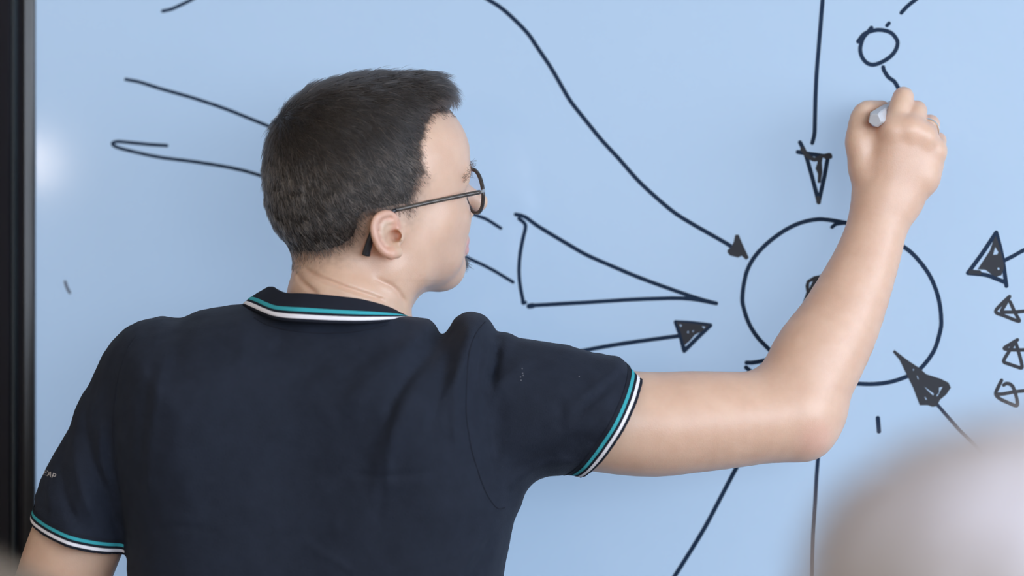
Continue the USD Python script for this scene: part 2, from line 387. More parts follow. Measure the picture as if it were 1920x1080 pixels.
def window(name, label, mk, a0, a1, org):
    win = thing(name, label, 'window', org, kind='structure')
    for a, b, c, d in ((a0, a1, wz0, wz0 + .06), (a0, a1, wz1 - .06, wz1), (a0, a0 + .06, wz0 + .06, wz1 - .06), (a1 - .06, a1, wz0 + .06, wz1 - .06), ((a0 + a1) / 2 - .03, (a0 + a1) / 2 + .03, wz0 + .06, wz1 - .06)):
        obj('window_frame', mk(a, b, c, d, .02, .08), M['frame_white'], win)
    for a, b in ((a0 + .06, (a0 + a1) / 2 - .03), ((a0 + a1) / 2 + .03, a1 - .06)):
        obj('pane', mk(a, b, wz0 + .06, wz1 - .06, .030, .036), M['pane'], win)
window('window_1', 'wide white framed window with two panes in the right wall', lambda a, b, c, d, e, f: box_uvz(UR + e, UR + f, a, b, c, d), w0, w1, room(UR + .05, w0, wz0))
window('window_2', 'white framed window with two panes in the wall behind the audience', lambda a, b, c, d, e, f: box_uvz(a, b, VF + e, VF + f, c, d), f0, f1, room(f0, VF + .05, wz0))
lp = room(-2.11, 3.0, 0)
lamp = thing('floor_lamp', 'slim floor lamp with a glowing globe in the rear left corner of the room', 'lamp', lp)
def turned(prof, n=32):
    m = trimesh.creation.revolve(A(prof), sections=n); m.apply_translation(lp); return m
obj('base', turned([(0, 0), (.14, 0), (.14, .012), (.13, .022), (.02, .03), (0, .03)]), M['steel'], lamp)
obj('pole', turned([(0, .03), (.011, .03), (.011, 1.67), (.026, 1.68), (.026, 1.70), (0, 1.70)]), M['steel'], lamp)
obj('globe', trimesh.creation.icosphere(3, .058).apply_translation(lp + A([0, 0, 1.752])), M['globe'], lamp, smooth=True)

# ------------------------------------------------------------------ the marker board
BZ0, BZ1, BU1 = 0.86, 2.08, 1.60
bl = at_board(66, 540); BU0 = float((bl - P0) @ U)
board = thing('marker_board', 'large glossy pale blue board with an added glow and a dark frame, covered in hand-drawn black arrows', 'whiteboard', room((BU0 + BU1) / 2, -0.05, BZ0))
obj('glowing_board_surface', box_uvz(BU0 - .01, BU1 + .01, -0.03, 0.0, BZ0 - .01, BZ1 + .01), M['board'], board)
def ux(px): return float((at_board(px, 540) - P0) @ U)
# left upright: dark outer face, thin lighter lip, groove, sloping inner bevel
def upright(prof):
    """Extrudes a (u, v) profile from below to above the board."""
    p = Polygon(prof); m = trimesh.creation.extrude_polygon(p, BZ1 - BZ0 + 0.12, engine='earcut')
    q = m.vertices; w = P0 + q[:, :1] * U + q[:, 1:2] * V + (q[:, 2:] + BZ0 - 0.06) * ZV
    return trimesh.Trimesh(w, m.faces[:, ::-1], process=False)
fr = obj('frame_rail', upright([(ux(-90), -0.08), (ux(28), -0.08), (ux(28), 0.012), (ux(26), 0.014), (ux(-88), 0.014), (ux(-90), 0.012)]), M['rail'], board, label='dark left upright of the board frame')
obj('lip', upright([(ux(28), -0.03), (ux(37), -0.03), (ux(37), 0.010), (ux(35), 0.013), (ux(30), 0.013), (ux(28), 0.010)]), M['lip'], fr)
obj('groove', upright([(ux(37), -0.03), (ux(49), -0.03), (ux(49), 0.006), (ux(37), 0.006)]), M['rail'], fr)
obj('bevel', upright([(ux(49), -0.03), (ux(67), -0.03), (ux(67), 0.002), (ux(64), 0.005), (ux(52), 0.009), (ux(49), 0.008)]), M['bevel'], fr)
obj('frame_rail', box_uvz(BU1, BU1 + .06, -0.08, 0.014, BZ0 - .06, BZ1 + .06, 0.003), M['rail'], board)
obj('frame_rail', box_uvz(BU0, BU1, -0.08, 0.014, BZ1, BZ1 + .06, 0.003), M['rail'], board)
obj('frame_rail', box_uvz(BU0, BU1, -0.08, 0.014, BZ0 - .06, BZ0, 0.003), M['rail'], board)

def stroke(pts, w=7.5, smooth=True):
    p = densify(pts, 8) if smooth and len(pts) > 2 else A(pts, float)
    return LineString(p).buffer(w / 2, quad_segs=6)
def ink(name, shapes, m=None, label=None, lift=0.00025, parent=None):
    """Drawn shapes (in picture pixels) as a thin layer of ink lying on the board."""
    g = unary_union([q.buffer(0) for q in shapes]).simplify(0.25)
    parts = []
    for poly in getattr(g, 'geoms', [g]):
        if poly.area < 2: continue
        e = trimesh.creation.extrude_polygon(poly, 1.0, engine='earcut')
        b = A([at_board(x, y) for x, y in e.vertices[:, :2]]) + V * np.where(e.vertices[:, 2:] > 0.5, lift, -0.0001)
        parts.append(trimesh.Trimesh(b, e.faces, process=False))
    mm = join(*parts)
    if mm.volume < 0: mm.faces = mm.faces[:, ::-1]
    return obj(name, mm, m or M['ink'], parent or board, smooth=False, label=label)

s_ = stroke
# block arrow behind the head
ink('marker_arrow', [s_([(236, 149), (262, 154), (300, 166), (360, 183), (420, 203), (470, 223), (502, 236), (640, 292), (780, 352), (887, 401), (912, 411), (939, 428)], 6.3),
    s_([(313, 273), (280, 271), (240, 267), (220, 265.5), (211, 269), (217, 275), (240, 282), (300, 295), (370, 304), (440, 316), (494, 331), (640, 380), (780, 440), (880, 485), (920, 504), (962, 529)], 6.3),
    s_([(967, 402), (985, 407), (1010, 425), (1060, 455), (1100, 478), (1150, 500), (1200, 521), (1260, 543), (1310, 560), (1343, 569)], 7.5),
    s_([(973, 410), (983, 418), (985.5, 427), (980, 450), (975, 478), (973, 510), (976, 540), (980, 560), (981, 568), (985, 567)], 7),
    s_([(993, 573), (1030, 571), (1100, 567), (1180, 562), (1260, 559), (1300, 561), (1343, 569)], 7.5), s_([(992, 574), (999, 573)], 10)],
    label='large hollow block arrow drawn behind the head')
ink('marker_line', [s_([(305, 21), (322, 17), (340, 9), (358, 0), (372, -8)], 6.3)], label='short slanted stroke at the upper left edge')
ink('marker_line', [s_([(122, 528), (126, 540), (131, 549)], 5)], M['ink_grey'], label='tiny grey tick left of the shoulder')
a1 = ink('marker_arrow', [s_([(900, -10), (917, 0), (940, 15), (965, 37), (990, 63), (1005, 85), (1030, 122), (1050, 156), (1070, 190), (1100, 228), (1130, 265), (1160, 297), (1195, 337), (1230, 370), (1265, 399), (1300, 421), (1335, 441), (1360, 455), (1372, 463)], 7.8)],
    label='long curved arrow running down to the big circle')
ink('arrow_head', [Polygon([(1379.5, 441), (1377, 453), (1372, 464), (1365, 469), (1365, 473), (1369, 478), (1384, 482), (1391, 478.5), (1399, 486), (1403, 483), (1391, 457), (1384.5, 441)], [[(1392, 472), (1395, 478), (1391, 475)]]).buffer(1)], M['ink_thick'], parent=a1, lift=0.0004)
a2 = ink('marker_arrow', [s_([(1543, -8), (1541, 20), (1535, 90), (1531, 140), (1529, 185), (1528, 230), (1527, 252), (1523, 268)], 7.8), s_([(1500, 267), (1510, 288), (1521, 325), (1535, 379)], 8), s_([(1496, 285), (1520, 289), (1557, 294)], 8), s_([(1553, 291), (1546, 330), (1535, 379)], 8)],
    label='straight arrow pointing down beside the small circle')
ink('arrow_head', [s_([(1517, 295), (1528, 299), (1541, 293)], 8), Polygon([(1531, 296), (1542, 292), (1540, 305), (1541, 322), (1538, 342), (1534, 342), (1534.5, 326), (1530, 316), (1534, 304)]).buffer(1), s_([(1549, 293), (1555, 292)], 11), s_([(1534, 372), (1535, 379)], 9), s_([(1505, 280), (1514, 292)], 9)], M['ink_thick'], parent=a2, lift=0.0004)
ink('marker_circle', [s_([(1609, 78), (1620, 64), (1635, 58), (1650, 56), (1668, 60), (1679, 70), (1683, 82), (1677, 98), (1663, 111), (1645, 120), (1632, 121), (1622, 115), (1615, 104), (1613, 90), (1618, 72), (1626, 62), (1634, 52)], 7.8)], label='small circle drawn above the hand')
ink('marker_line', [s_([(1663, 48), (1667, 43.5)], 7)], label='dot above the small circle')
ink('marker_line', [s_([(1690, 24), (1702, 11), (1716, 0), (1726, -8)], 7.5)], label='slanted stroke at the upper edge right of the small circle')
ink('marker_line', [s_([(1656, 126), (1658, 133), (1666, 145), (1676, 152), (1682, 161), (1690, 175)], 7.8)], label='wavy stroke between the small circle and the hand')
ink('marker_circle', [s_([(1586, 418), (1570, 415), (1535, 411), (1495, 420), (1455, 443), (1420, 475), (1400, 510), (1392, 555), (1395, 580), (1405, 608), (1420, 632), (1440, 653), (1480, 690), (1540, 712), (1605, 719), (1640, 720), (1670, 716), (1700, 706), (1725, 692), (1750, 660), (1762, 625), (1765, 600), (1760, 560), (1745, 520), (1720, 485), (1692, 461), (1640, 434), (1586, 418)], 8),
    s_([(1560, 426), (1568, 420), (1584, 418)], 7)], label='big circle drawn behind the forearm')
ink('marker_figure', [Polygon([(1546, 514), (1526, 518), (1513, 526), (1510, 536), (1512, 548), (1505, 568), (1516, 566), (1560, 524)], [[(1518, 530), (1524, 527), (1517, 541)]])], M['ink_thick'], label='dark scribble inside the big circle')
a3 = ink('marker_arrow', [s_([(1060, 664), (1106, 655), (1156, 646), (1215, 637.5), (1275, 629.5)], 7.8), s_([(1267, 604), (1300, 606), (1332, 610)], 8), s_([(1332, 610), (1308, 633), (1283, 658)], 8), s_([(1267, 604), (1276, 630), (1283, 658)], 8)], label='arrow with a filled head pointing right above the sleeve')
ink('arrow_head', [Polygon([(1268, 603), (1331, 610), (1316, 621), (1303, 628), (1293, 640), (1283, 648), (1277, 625)], [[(1274, 608), (1279, 610), (1276, 613)], [(1316, 612), (1324, 611), (1320, 616)], [(1288, 623), (1291, 620), (1291, 625)], [(1298, 621), (1301, 619), (1300, 623)]])], M['ink_thick'], parent=a3, lift=0.0004)
ink('marker_line', [s_([(1400, 680), (1410, 680), (1424, 678), (1445, 673)], 8), s_([(1399, 689), (1406, 695), (1418, 704)], 8)], label='two short strokes behind the inner elbow')
ink('marker_line', [s_([(1646, 784), (1647, 796), (1648, 809)], 8.5)], label='short upright stroke right of the elbow')
a4 = ink('marker_arrow', [s_([(1755, 756), (1775, 779), (1800, 808), (1830, 838), (1880, 895)], 6.5)], label='arrow pointing up left into the big circle')
ink('arrow_head', [Polygon([(1677, 657), (1700, 675), (1724, 691), (1736, 702), (1764, 711), (1778, 718), (1782, 727), (1774, 739), (1762, 749), (1756, 761), (1748, 762), (1740, 759), (1725, 759), (1713, 727), (1701, 703), (1687, 674), (1675, 660)],
    [[(1728, 720), (1752, 738), (1750, 743), (1738, 732)], [(1760, 726), (1769, 724), (1758, 744), (1754, 743), (1760, 735)], [(1732, 743), (1736, 744), (1740, 751), (1735, 750)], [(1718, 703), (1721, 704), (1724, 713), (1720, 711)], [(1711, 691), (1715, 692), (1714, 696), (1711, 695)]]).buffer(0.8)], M['ink_thick'], parent=a4, lift=0.0004)
a5 = ink('marker_arrow', [s_([(1882, 489), (1900, 480), (1920, 469), (1970, 448)], 7.5), s_([(1868, 436), (1844, 472), (1815, 512)], 8), s_([(1868, 436), (1879, 480), (1887, 536)], 8), s_([(1815, 512), (1850, 516), (1884, 529)], 8)], label='arrow with a filled head at the right edge')
ink('arrow_head', [Polygon([(1867, 442), (1872, 455), (1879, 480), (1883, 500), (1878, 516), (1868, 519), (1858, 514), (1848, 506), (1833, 505), (1840, 494), (1856, 470), (1862, 452)], [[(1866, 463), (1872, 473), (1870, 477), (1862, 478)], [(1870, 502), (1874, 502), (1874, 506), (1871, 506)]]).buffer(0), s_([(1820, 510), (1836, 511)], 9)], M['ink_thick'], parent=a5, lift=0.0004)
ink('marker_arrow', [s_([(1893, 556), (1880, 568), (1868, 581), (1869, 587), (1880, 591), (1895, 597), (1911, 602), (1904, 588), (1894, 566)], 6.8), s_([(1893, 556), (1885, 571), (1878, 584), (1890, 585), (1905, 585), (1925, 583), (1970, 582)], 6.8)], label='small hollow arrow at the right edge, topmost of three', m=M['ink_thick'])
ink('marker_arrow', [s_([(1908, 637), (1895, 645), (1883, 653), (1892, 655.5), (1905, 656), (1925, 656), (1970, 655)], 6.8), s_([(1902, 643), (1890, 662), (1882, 677), (1890, 682), (1905, 687), (1915, 690), (1916, 683), (1910, 660), (1905, 644)], 6.8)], label='small hollow arrow at the right edge, middle of three', m=M['ink_thick'])
ink('marker_arrow', [s_([(1878, 713), (1871, 727), (1867, 739), (1875, 748), (1890, 755), (1906, 761), (1907, 750), (1901, 729), (1895, 721), (1887, 719), (1882, 722)], 6.8), s_([(1868, 739), (1880, 739), (1900, 735), (1920, 733), (1970, 728)], 6.8)], label='small hollow arrow at the right edge, lowest of three', m=M['ink_thick'])
ink('marker_figure', [Polygon([(1570, 777), (1582, 761), (1587, 770), (1580, 779), (1570, 782)])], label='small dark mark right of the elbow')
ink('marker_line', [s_([(1537, 820), (1535, 842), (1531, 895), (1529, 940), (1525.5, 996), (1524, 1050), (1523, 1110)], 7.2)], label='upright line below the elbow')
ink('marker_line', [s_([(1400, 842), (1378, 882), (1350, 935), (1325, 983), (1300, 1025), (1265, 1080), (1250, 1104)], 8.2)], label='slanted line below the upper arm')

# ------------------------------------------------------------------ heads
def frame(origin, yaw, pitch, roll, scale=1.0):
    """Local to world: x right ear, y face, z crown. yaw from +y towards +x, pitch up, roll right ear down."""
    F0 = A([math.sin(yaw), math.cos(yaw), 0]); R0 = A([math.cos(yaw), -math.sin(yaw), 0])
    F = F0 * math.cos(pitch) + ZV * math.sin(pitch); Uq = ZV * math.cos(pitch) - F0 * math.sin(pitch)
    R = R0 * math.cos(roll) - Uq * math.sin(roll); Uq = R0 * math.sin(roll) + Uq * math.cos(roll)
    m = np.eye(4); m[:3, 0], m[:3, 1], m[:3, 2] = R * scale, F * scale, Uq * scale; m[:3, 3] = origin
    return m
def tr(Mx, p):
    p = A(p, float)
    return p @ Mx[:3, :3].T + Mx[:3, 3]
def skull(F, H, grow=0.0):
    g = grow
    F.ell(H, (0, 0.006, 0.044), (.0765 + g, .0945 + g, .089 + g))
    F.ell(H, (0, -0.012, 0.020), (.070 + g, .065 + g, .068 + g), .03)
    F.ell(H, (0, 0.0500, 0.055), (.067 + g, .064 + g, .062 + g), .03)
def head(F, H):
    """A head with face; the ears are added separately."""
    skull(F, H)
    S = (-1, 1)
    F.ell(H, (0, .048, -.008), (.062, .053, .062), .03)
    c = lambda a, b, ra, rb, k: F.cone(tr(H, a), tr(H, b), ra, rb, k)
    for s in S:
        c((s * .046, .016, -.042), (s * .013, .069, -.061), .019, .0155, .026)
        c((s * .050, .056, -.002), (s * .034, .078, -.010), .017, .015, .02)
        c((s * .048, .005, -.005), (s * .046, .016, -.045), .024, .018, .03)
        c((s * .047, .036, -.018), (s * .036, .060, -.042), .0195, .0175, .022)
    c((-.006, .0760, -.064), (.006, .0760, -.064), .0145, .0145, .018)
    c((0, .03, -.048), (0, .066, -.060), .018, .016, .02)
    for s in S:   # eye sockets, brows
        F.ell(H, (s * .033, .104, .014), (.017, .013, .011), .012, cut=True)
        c((s * .012, .104, .034), (s * .045, .092, .034), .0075, .006, .012)
        F.ball(tr(H, (s * .032, .0835, .013)), .0118, .003)
    c((0, .097, .024), (0, .1205, -.001), .0068, .0085, .010)
    c((0, .1245, -.0050), (0, .1245, -.0050), .0094, .0096, .006)
    for s in S:
        c((s * .0105, .106, -.011), (s * .0115, .101, -.013), .0068, .0065, .006)
    c((0, .092, -.020), (0, .094, -.036), .013, .013, .012)
    for s in S:   # lips, parted by a crease
        c((0, .1010, -.0405), (s * .019, .0915, -.0425), .0062, .0035, .003)
        c((0, .0990, -.0495), (s * .017, .0905, -.0460), .0064, .0035, .003)
    c((0, .0820, -.056), (0, .079, -.060), .010, .011, .012)

# ------------------------------------------------------------------ the presenter
H = frame(at(686, 415, 0.0), math.radians(65), math.radians(12), math.radians(7))
Hi = np.linalg.inv(H)
TY = -0.025     # depth of the torso's middle
torso_px = [(452, 572), (430, 574), (400, 578), (372, 585), (345, 597), (327, 599.5), (302, 598), (267, 606), (245, 619), (220, 645), (205, 690), (200, 760), (205, 850), (222, 930), (238, 1000), (243, 1040), (241, 1060), (245, 1076), (246, 1150), (240, 1300), (232, 1500), (950, 1500), (940, 1300), (936, 1150), (942.5, 1080), (949, 1044), (961, 985), (967.5, 965), (971, 945), (965, 900), (955, 800), (940, 700), (930, 640), (921, 615), (911, 600), (905, 595), (885, 589), (872, 590), (857, 601), (842, 621), (827.5, 634), (817, 611), (802, 597.5), (780, 592), (755, 591), (700, 590), (620, 586), (540, 582), (490, 572)]
sleeve_px = [(857, 601), (872, 590), (885, 589), (905, 595), (911, 600), (921, 615), (924, 629), (946, 622.5), (961, 627), (971, 632), (998, 637), (1027, 641), (1065, 647.5), (1090, 655), (1102, 656), (1113, 662), (1125, 663), (1148, 669), (1159, 668), (1167, 673), (1178, 689), (1203, 699), (1330, 712), (1230, 920), (1096, 895), (1088, 894), (1071, 889.6), (1061, 891.7), (1044, 890), (1025, 893.7), (1009, 899), (998, 906.7), (984, 923), (971, 945), (950, 960), (900, 955), (860, 860), (845, 750), (845, 650)]
lsleeve_px = [(302, 598), (267, 606), (245, 619), (220, 639), (197, 665), (180, 697), (171, 720), (155, 741), (142, 767), (132, 797), (116, 830), (87, 882), (77, 902), (75, 917), (69, 927), (66, 937), (70, 942), (67, 952), (63, 968), (60, 985), (45, 1080), (210, 1150), (240, 1036), (252, 1000), (268, 930), (290, 850), (310, 760), (330, 680), (335, 620)]
D_torso, D_slv, D_lslv = outline_map(torso_px), outline_map(sleeve_px), outline_map(lsleeve_px)
PXM = (TY - CAM[1]) / FPX
def inflate(F, dmap, yc, R, T, k=0.0, shrink=0.0, lo=None, hi=None, bulge=None):
    """A solid with the drawn outline: as thick as T at its middle, rounded over R metres at its edge."""
    lo = A([F.x[0], yc - T - .06, F.z[0]]) if lo is None else A(lo); hi = A([F.x[-1], yc + T + .06, F.z[-1]]) if hi is None else A(hi)
    sl, (X, Y, Z) = F.part(lo, hi)
    d = sample(dmap, X[:, 0, 0], Z[0, 0, :], yc) * ((yc - CAM[1]) / FPX) - shrink
    b = 0 if bulge is None else sample(bulge, X[:, 0, 0], Z[0, 0, :], yc)[:, None, :] * np.clip((yc + 0.01 - Y) / 0.03, 0, 1)
    e = (np.maximum(R - d, 0) / R)[:, None, :]; T2 = T - shrink
    v = (np.sqrt(e ** 2 + ((Y - yc) / (T2 + b)) ** 2) - 1) * min(R, T2)
    f = F.f[sl]
    h = np.maximum(k - np.abs(f - v), 0) / k if k else 0
    F.f[sl] = np.minimum(f, v) - (h * h * k / 4 if k else 0)

B = Field(steps((-.60, -.26, .003), (-.26, -.015, .0015), (-.015, .315, .003), (.315, .455, .0015)), steps((-.17, -.10, .0025), (-.10, .115, .0017), (.115, .15, .003)), steps((.60, 1.14, .005), (1.14, 1.44, .003), (1.44, 1.67, .0015)))
head(B, H)
# ears: rim, inner fold, lobe, dished plate; the left one is the mirror of the right
def ear_points(side):
    E = {'rim': [(741, 428, -.076), (740, 411, -.080), (731, 401.5, -.085), (717, 402, -.091), (706, 410, -.096), (701, 425, -.098), (703, 443, -.097), (709, 459, -.094), (719, 471, -.090), (732, 477, -.086)],
         'fold': [(735, 415, -.083), (722, 416, -.087), (714, 430, -.090), (714, 446, -.089), (722, 459, -.086), (733, 464, -.082)],
         'lobe': [(734, 474, -.084), (743, 473, -.079)], 'tragus': [(748, 436, -.078), (749, 447, -.079)], 'hub': [(742, 440, -.066)], 'pit': [(737, 444, -.088)], 'deep': [(745, 441, -.066)], 'scoop': [(711, 412, -.101), (707, 440, -.1035)], 'pit2': [(733, 409.5, -.089)]}
    out = {}
    for k, v in E.items():
        l = tr(Hi, A([at(*p_) for p_ in v]))
        if side < 0: l[:, 0] *= -1
        out[k] = tr(H, l)
    return out
for side in (1, -1):
    E = ear_points(side)
    for p in list(E['rim'][1:]) + list(E['lobe']):
        B.cone(p, E['hub'][0], .0022, .006, .004)
    B.chain(E['rim'], [.0026, .0032, .0036, .0037, .0037, .0037, .0036, .0036, .0040, .0048], .0015)
    B.chain(E['fold'], [.0022, .0028, .0028, .0028, .0026, .0024], .002)
    B.chain(E['lobe'], [.0060, .0062], .003)
    B.chain(E['tragus'], [.0038, .0036], .003)
    B.cone(E['pit'][0], E['deep'][0], .0072, .0046, .0025, cut=True)
    B.cone(E['scoop'][0], E['scoop'][1], .0030, .0034, .002, cut=True)
    B.ball(E['pit2'][0], .0026, .0015, cut=True)
# neck
nk = [at(676, 470, .006), at(652, 545, -.016), at(645, 610, -.030), at(645, 690, -.020)]
B.chain(nk, [.050, .0575, .059, .055], .025, ys=1.0)
B.cone(at(730, 505, -.050), at(742, 588, -.030), .010, .010, .02)       # the neck muscle below the ear
B.cone(tr(H, (.0, .03, -.055)), at(690, 602, -.006), .022, .031, .022)       # throat
inflate(B, D_torso, TY, .095, .112, .02, shrink=.013)
# right arm, traced along its outlines
ua = [at(905, 730, -.025), at(1050, 775, -.025), at(1200, 795, -.022), at(1300, 791, -.018), at(1400, 785, -.012), at(1487, 776, -.004)]
B.chain(ua, [.045, .0495, .0515, .0500, .0465, .0440], .012)
fa = [at(1489, 770, -.004), at(1527, 684, .004), at(1573, 605, .012), at(1620, 500, .021), at(1643.6, 429, .027), at(1655, 388, .030)]
B.chain(fa, [.0435, .0465, .0412, .0335, .0300, .0280], .02, ys=.86)
B.cone(at(1518, 818, -.010), at(1536, 775, -.002), .0145, .018, .022)    # point of the elbow
# right hand: (pixel, pixel, depth) joints
def J(*p): return [at(*q) for q in p]
HY = .0
wr = J((1644, 392, .032), (1672, 390, .032))
B.ball(J((1727, 332, .032))[0], .0185, .02)
B.cone(wr[0], wr[1], .0182, .0185, .02, ys=.8)
mc = J((1673, 248, .018), (1704, 247, .016), (1731, 259, .021), (1750, 285, .031))
wb = J((1642, 372, .033), (1654, 376, .030), (1670, 378, .030), (1694, 374, .034))
for a, b, ra, rb in zip(wb, mc, (.0180, .0185, .0185, .0185), (.0122, .0122, .0115, .0118)):
    B.cone(a, b, ra, rb, .014)
for i in range(3): B.cone(mc[i] + A([0, .010, -.012]), mc[i + 1] + A([0, .010, -.012]), .0105, .0105, .010)
fingers = [(J((1673, 248, .018), (1693, 184, .033), (1690, 196, .058), (1684, 200, .073)), (.0118, .0108, .0095, .0082)),
           (J((1704, 247, .016), (1719, 209, .037), (1710, 214, .066), (1694, 217, .078)), (.0116, .0106, .0095, .0082)),
           (J((1731, 259, .021), (1744, 233, .046), (1739, 240, .071), (1722, 245, .078)), (.0108, .0098, .0088, .0078)),
           (J((1750, 285, .031), (1759, 264, .052), (1752, 266, .072), (1738, 270, .076)), (.0098, .0086, .0078, .0068))]
flo, fhi = at(1640, 330, -.03), at(1800, 130, .10)
sl, c = B.part(flo, fhi)
FT = Field.__new__(Field); FT.x, FT.y, FT.z = c[0].ravel(), c[1].ravel(), c[2].ravel(); FT.f = np.full(B.f[sl].shape, .5, np.float32)
for pts, rs in fingers: FT.chain(pts, rs, .0022)
B.put(lambda X, Y, Z: FT.f, flo, fhi, .008)
for pts, rs in fingers: B.ball(pts[0] + A([0, -.0015, .003]), rs[0] * .78, .012)
th = J((1630, 352, .036), (1611, 268, .030), (1618, 212, .040), (1653, 203, .060))
B.chain(th, [.0165, .0128, .0102, .0080], .008)
B.cone(th[1], mc[0] + A([-.004, .014, -.016]), .0095, .0105, .012)
B.cone(J((1622, 262, .034))[0], J((1668, 260, .024))[0], .0098, .0098, .010)
B.cone(J((1625, 315, .034))[0], mc[0] + A([0, .012, -.03]), .014, .014, .012)
# left arm and hand, hanging
la = J((305, 720, -.03), (212, 850, -.03), (146, 1010, -.03), (108, 1110, -.025), (66, 1225, -.015), (50, 1360, .02), (46, 1480, .055))
B.chain(la, [.040, .0435, .0455, .0440, .0410, .0370, .0260], .012)
lw = la[-1]
for i, (dx, L) in enumerate(((-.020, .074), (-.007, .082), (.007, .077), (.020, .062))):
    k0 = lw + A([dx * .3, .02, -.045]); k1 = lw + A([dx, .032, -.085]); k2 = k1 + A([dx * .1, .012, -L * .55]); k3 = k2 + A([0, -.012, -L * .45])
    B.chain([lw, k0, k1], [.022, .017, .0115], .012); B.chain([k1, k2, k3], [.0102, .0092, .0078], .003)
B.chain([lw + A([.012, .02, -.02]), lw + A([.036, .04, -.055]), lw + A([.036, .05, -.092])], [.016, .012, .009], .008)
# creases of the neck
sl, (X, Y, Z) = B.part((-.26, -.17, 1.40), (-.08, .0, 1.50))
cr = sum(a * sample(line_map(p, w), X[:, 0, 0], Z[0, 0, :], -.06) for p, w, a in (
    ([(566, 500), (587, 514), (635, 534), (676, 548), (712, 561), (748, 582)], 4, .0034), ([(552, 512), (564, 525), (580, 539), (600, 553)], 4, .0030),
    ([(700, 520), (735, 537), (752, 556), (760, 575)], 4, .0020), ([(610, 548), (650, 556), (700, 570)], 5, .0014)))
B.f[sl] += cr[:, None, :] * np.clip((-.01 - Y) / .02, 0, 1)
body = B.mesh(2)
del B

# skin colour: flushed ears, lips, knuckles and elbow; stubble and cropped hair at the nape
base = A([0.655, 0.430, 0.310])
bv = body.vertices; tint = np.tile(base, (len(bv), 1))
loc = tr(Hi, bv)
def blend(mask, col):
    global tint
    tint = tint * (1 - mask[:, None]) + mask[:, None] * A(col)
def near(p, r0, r1):
    return 1 - smoothstep(r0, r1, np.linalg.norm(bv - A(p), axis=1))
for side in (1, -1):
    E = ear_points(side)
    d = cKDTree(densify(E['rim'], 6)).query(bv)[0]
    blend(0.65 * (1 - smoothstep(.003, .010, d)), (0.70, 0.34, 0.26))
    blend(0.5 * near(E['pit'][0], .003, .010), (0.55, 0.22, 0.16))
inh = (np.abs(loc[:, 0]) < .1) & (np.abs(loc[:, 1]) < .14) & (np.abs(loc[:, 2]) < .16)
lips = inh * (1 - smoothstep(.6, 1.0, np.sqrt((loc[:, 0] / .024) ** 2 + ((loc[:, 2] + .0455) / .0105) ** 2))) * smoothstep(.084, .090, loc[:, 1])
blend(0.8 * lips, (0.66, 0.29, 0.27))
stub = inh * smoothstep(.015, .05, loc[:, 1]) * (1 - smoothstep(-.028, -.016, loc[:, 2])) * (1 - lips)
blend(0.06 * stub, (0.30, 0.20, 0.16))
for p, _ in fingers: blend(0.35 * near(p[1], .006, .014), (0.70, 0.38, 0.30)); blend(0.25 * near(p[0], .006, .018), (0.70, 0.40, 0.31))
blend(0.45 * near(at(1530, 825, -.04), .006, .03), (0.68, 0.38, 0.31))

# hair region, drawn in the side view of the head (face to the right): y forward, z up
def side_pts(pts):
    """Local (y, z) of the skin seen at these pixels."""
    d = A([[(x - 960) / FPX, 1.0, -(y - 540) / FPX] for x, y in pts]); d /= np.linalg.norm(d, axis=1, keepdims=True)
    q, ri, _ = body.ray.intersects_location(np.tile(CAM, (len(d), 1)), d, multiple_hits=False)
    out = np.full((len(pts), 3), np.nan); out[ri] = tr(Hi, q)
    return out[np.isfinite(out[:, 0])][:, 1:]
hl = side_pts([(842, 207), (822, 211), (806, 222), (796, 245), (791, 272), (793, 299), (798, 322), (794, 345), (786, 370), (778, 400), (768, 410), (757, 400), (748, 388), (716, 390), (692, 404), (686, 440), (672, 462), (645, 478), (612, 488), (580, 492), (560, 491)])
for _i, _dz in ((12, -.008), (13, -.009), (14, -.004)): hl[_i, 1] += _dz
hair_poly = [(.112, .092)] + [tuple(p) for p in hl] + [(hl[-1][0] - .03, hl[-1][1] - .004), (-.16, hl[-1][1]), (-.16, .2), (.16, .2), (.16, .096)]
hg = np.arange(-.17, .20, .001)
from PIL import Image, ImageDraw
_im = Image.new('L', (len(hg), len(hg))); ImageDraw.Draw(_im).polygon([((y + .17) / .001, (z + .17) / .001) for y, z in hair_poly], fill=255)
_on = np.asarray(_im).T > 127
HD = ndimage.gaussian_filter((ndimage.distance_transform_edt(_on) - ndimage.distance_transform_edt(~_on)) * .001, 1.5)
def hair_depth(l):
    """Distance inside the hairline, in metres, for local points."""
    return ndimage.map_coordinates(HD, [(l[..., 1] + .17) / .001, (l[..., 2] + .17) / .001], order=1, mode='nearest')
def hair_thick(l):
    d = hair_depth(l) - .004; y, z = l[..., 1], l[..., 2]
    top = smoothstep(.05, .115, z)
    t = smoothstep(-.002, .040, d) * (.0055 + .006 * top)
    t = t + .0165 * np.exp(-((y - .076) / .034) ** 2 - ((z - .115) / .030) ** 2) * smoothstep(-.006, .016, d)
    t = t + .004 * np.exp(-((y + .040) / .04) ** 2 - ((z - .120) / .03) ** 2)
    return np.where(d < 0, -.0001, t - .0001)
_hd = hair_depth(loc) + (meshkit.fbm(bv * 260, 2, 8) - .5) * .010
_fw = np.where((loc[:, 2] < .045) | (loc[:, 1] < 0), .016, .005)
_ear = np.ones(len(bv))
for side in (1, -1):
    E = ear_points(side); q = np.vstack([densify(E['rim'], 6), densify(E['fold'], 6), E['lobe'], E['hub']])
    _ear = np.minimum(_ear, smoothstep(.004, .008, cKDTree(q).query(bv)[0]))
blend((0.62 + .35 * smoothstep(.02, .06, loc[:, 2])) * _ear * inh * smoothstep(-_fw, _fw, _hd) * (np.linalg.norm(loc - A([0, 0, .04]), axis=1) < .135), (0.034, 0.026, 0.022))
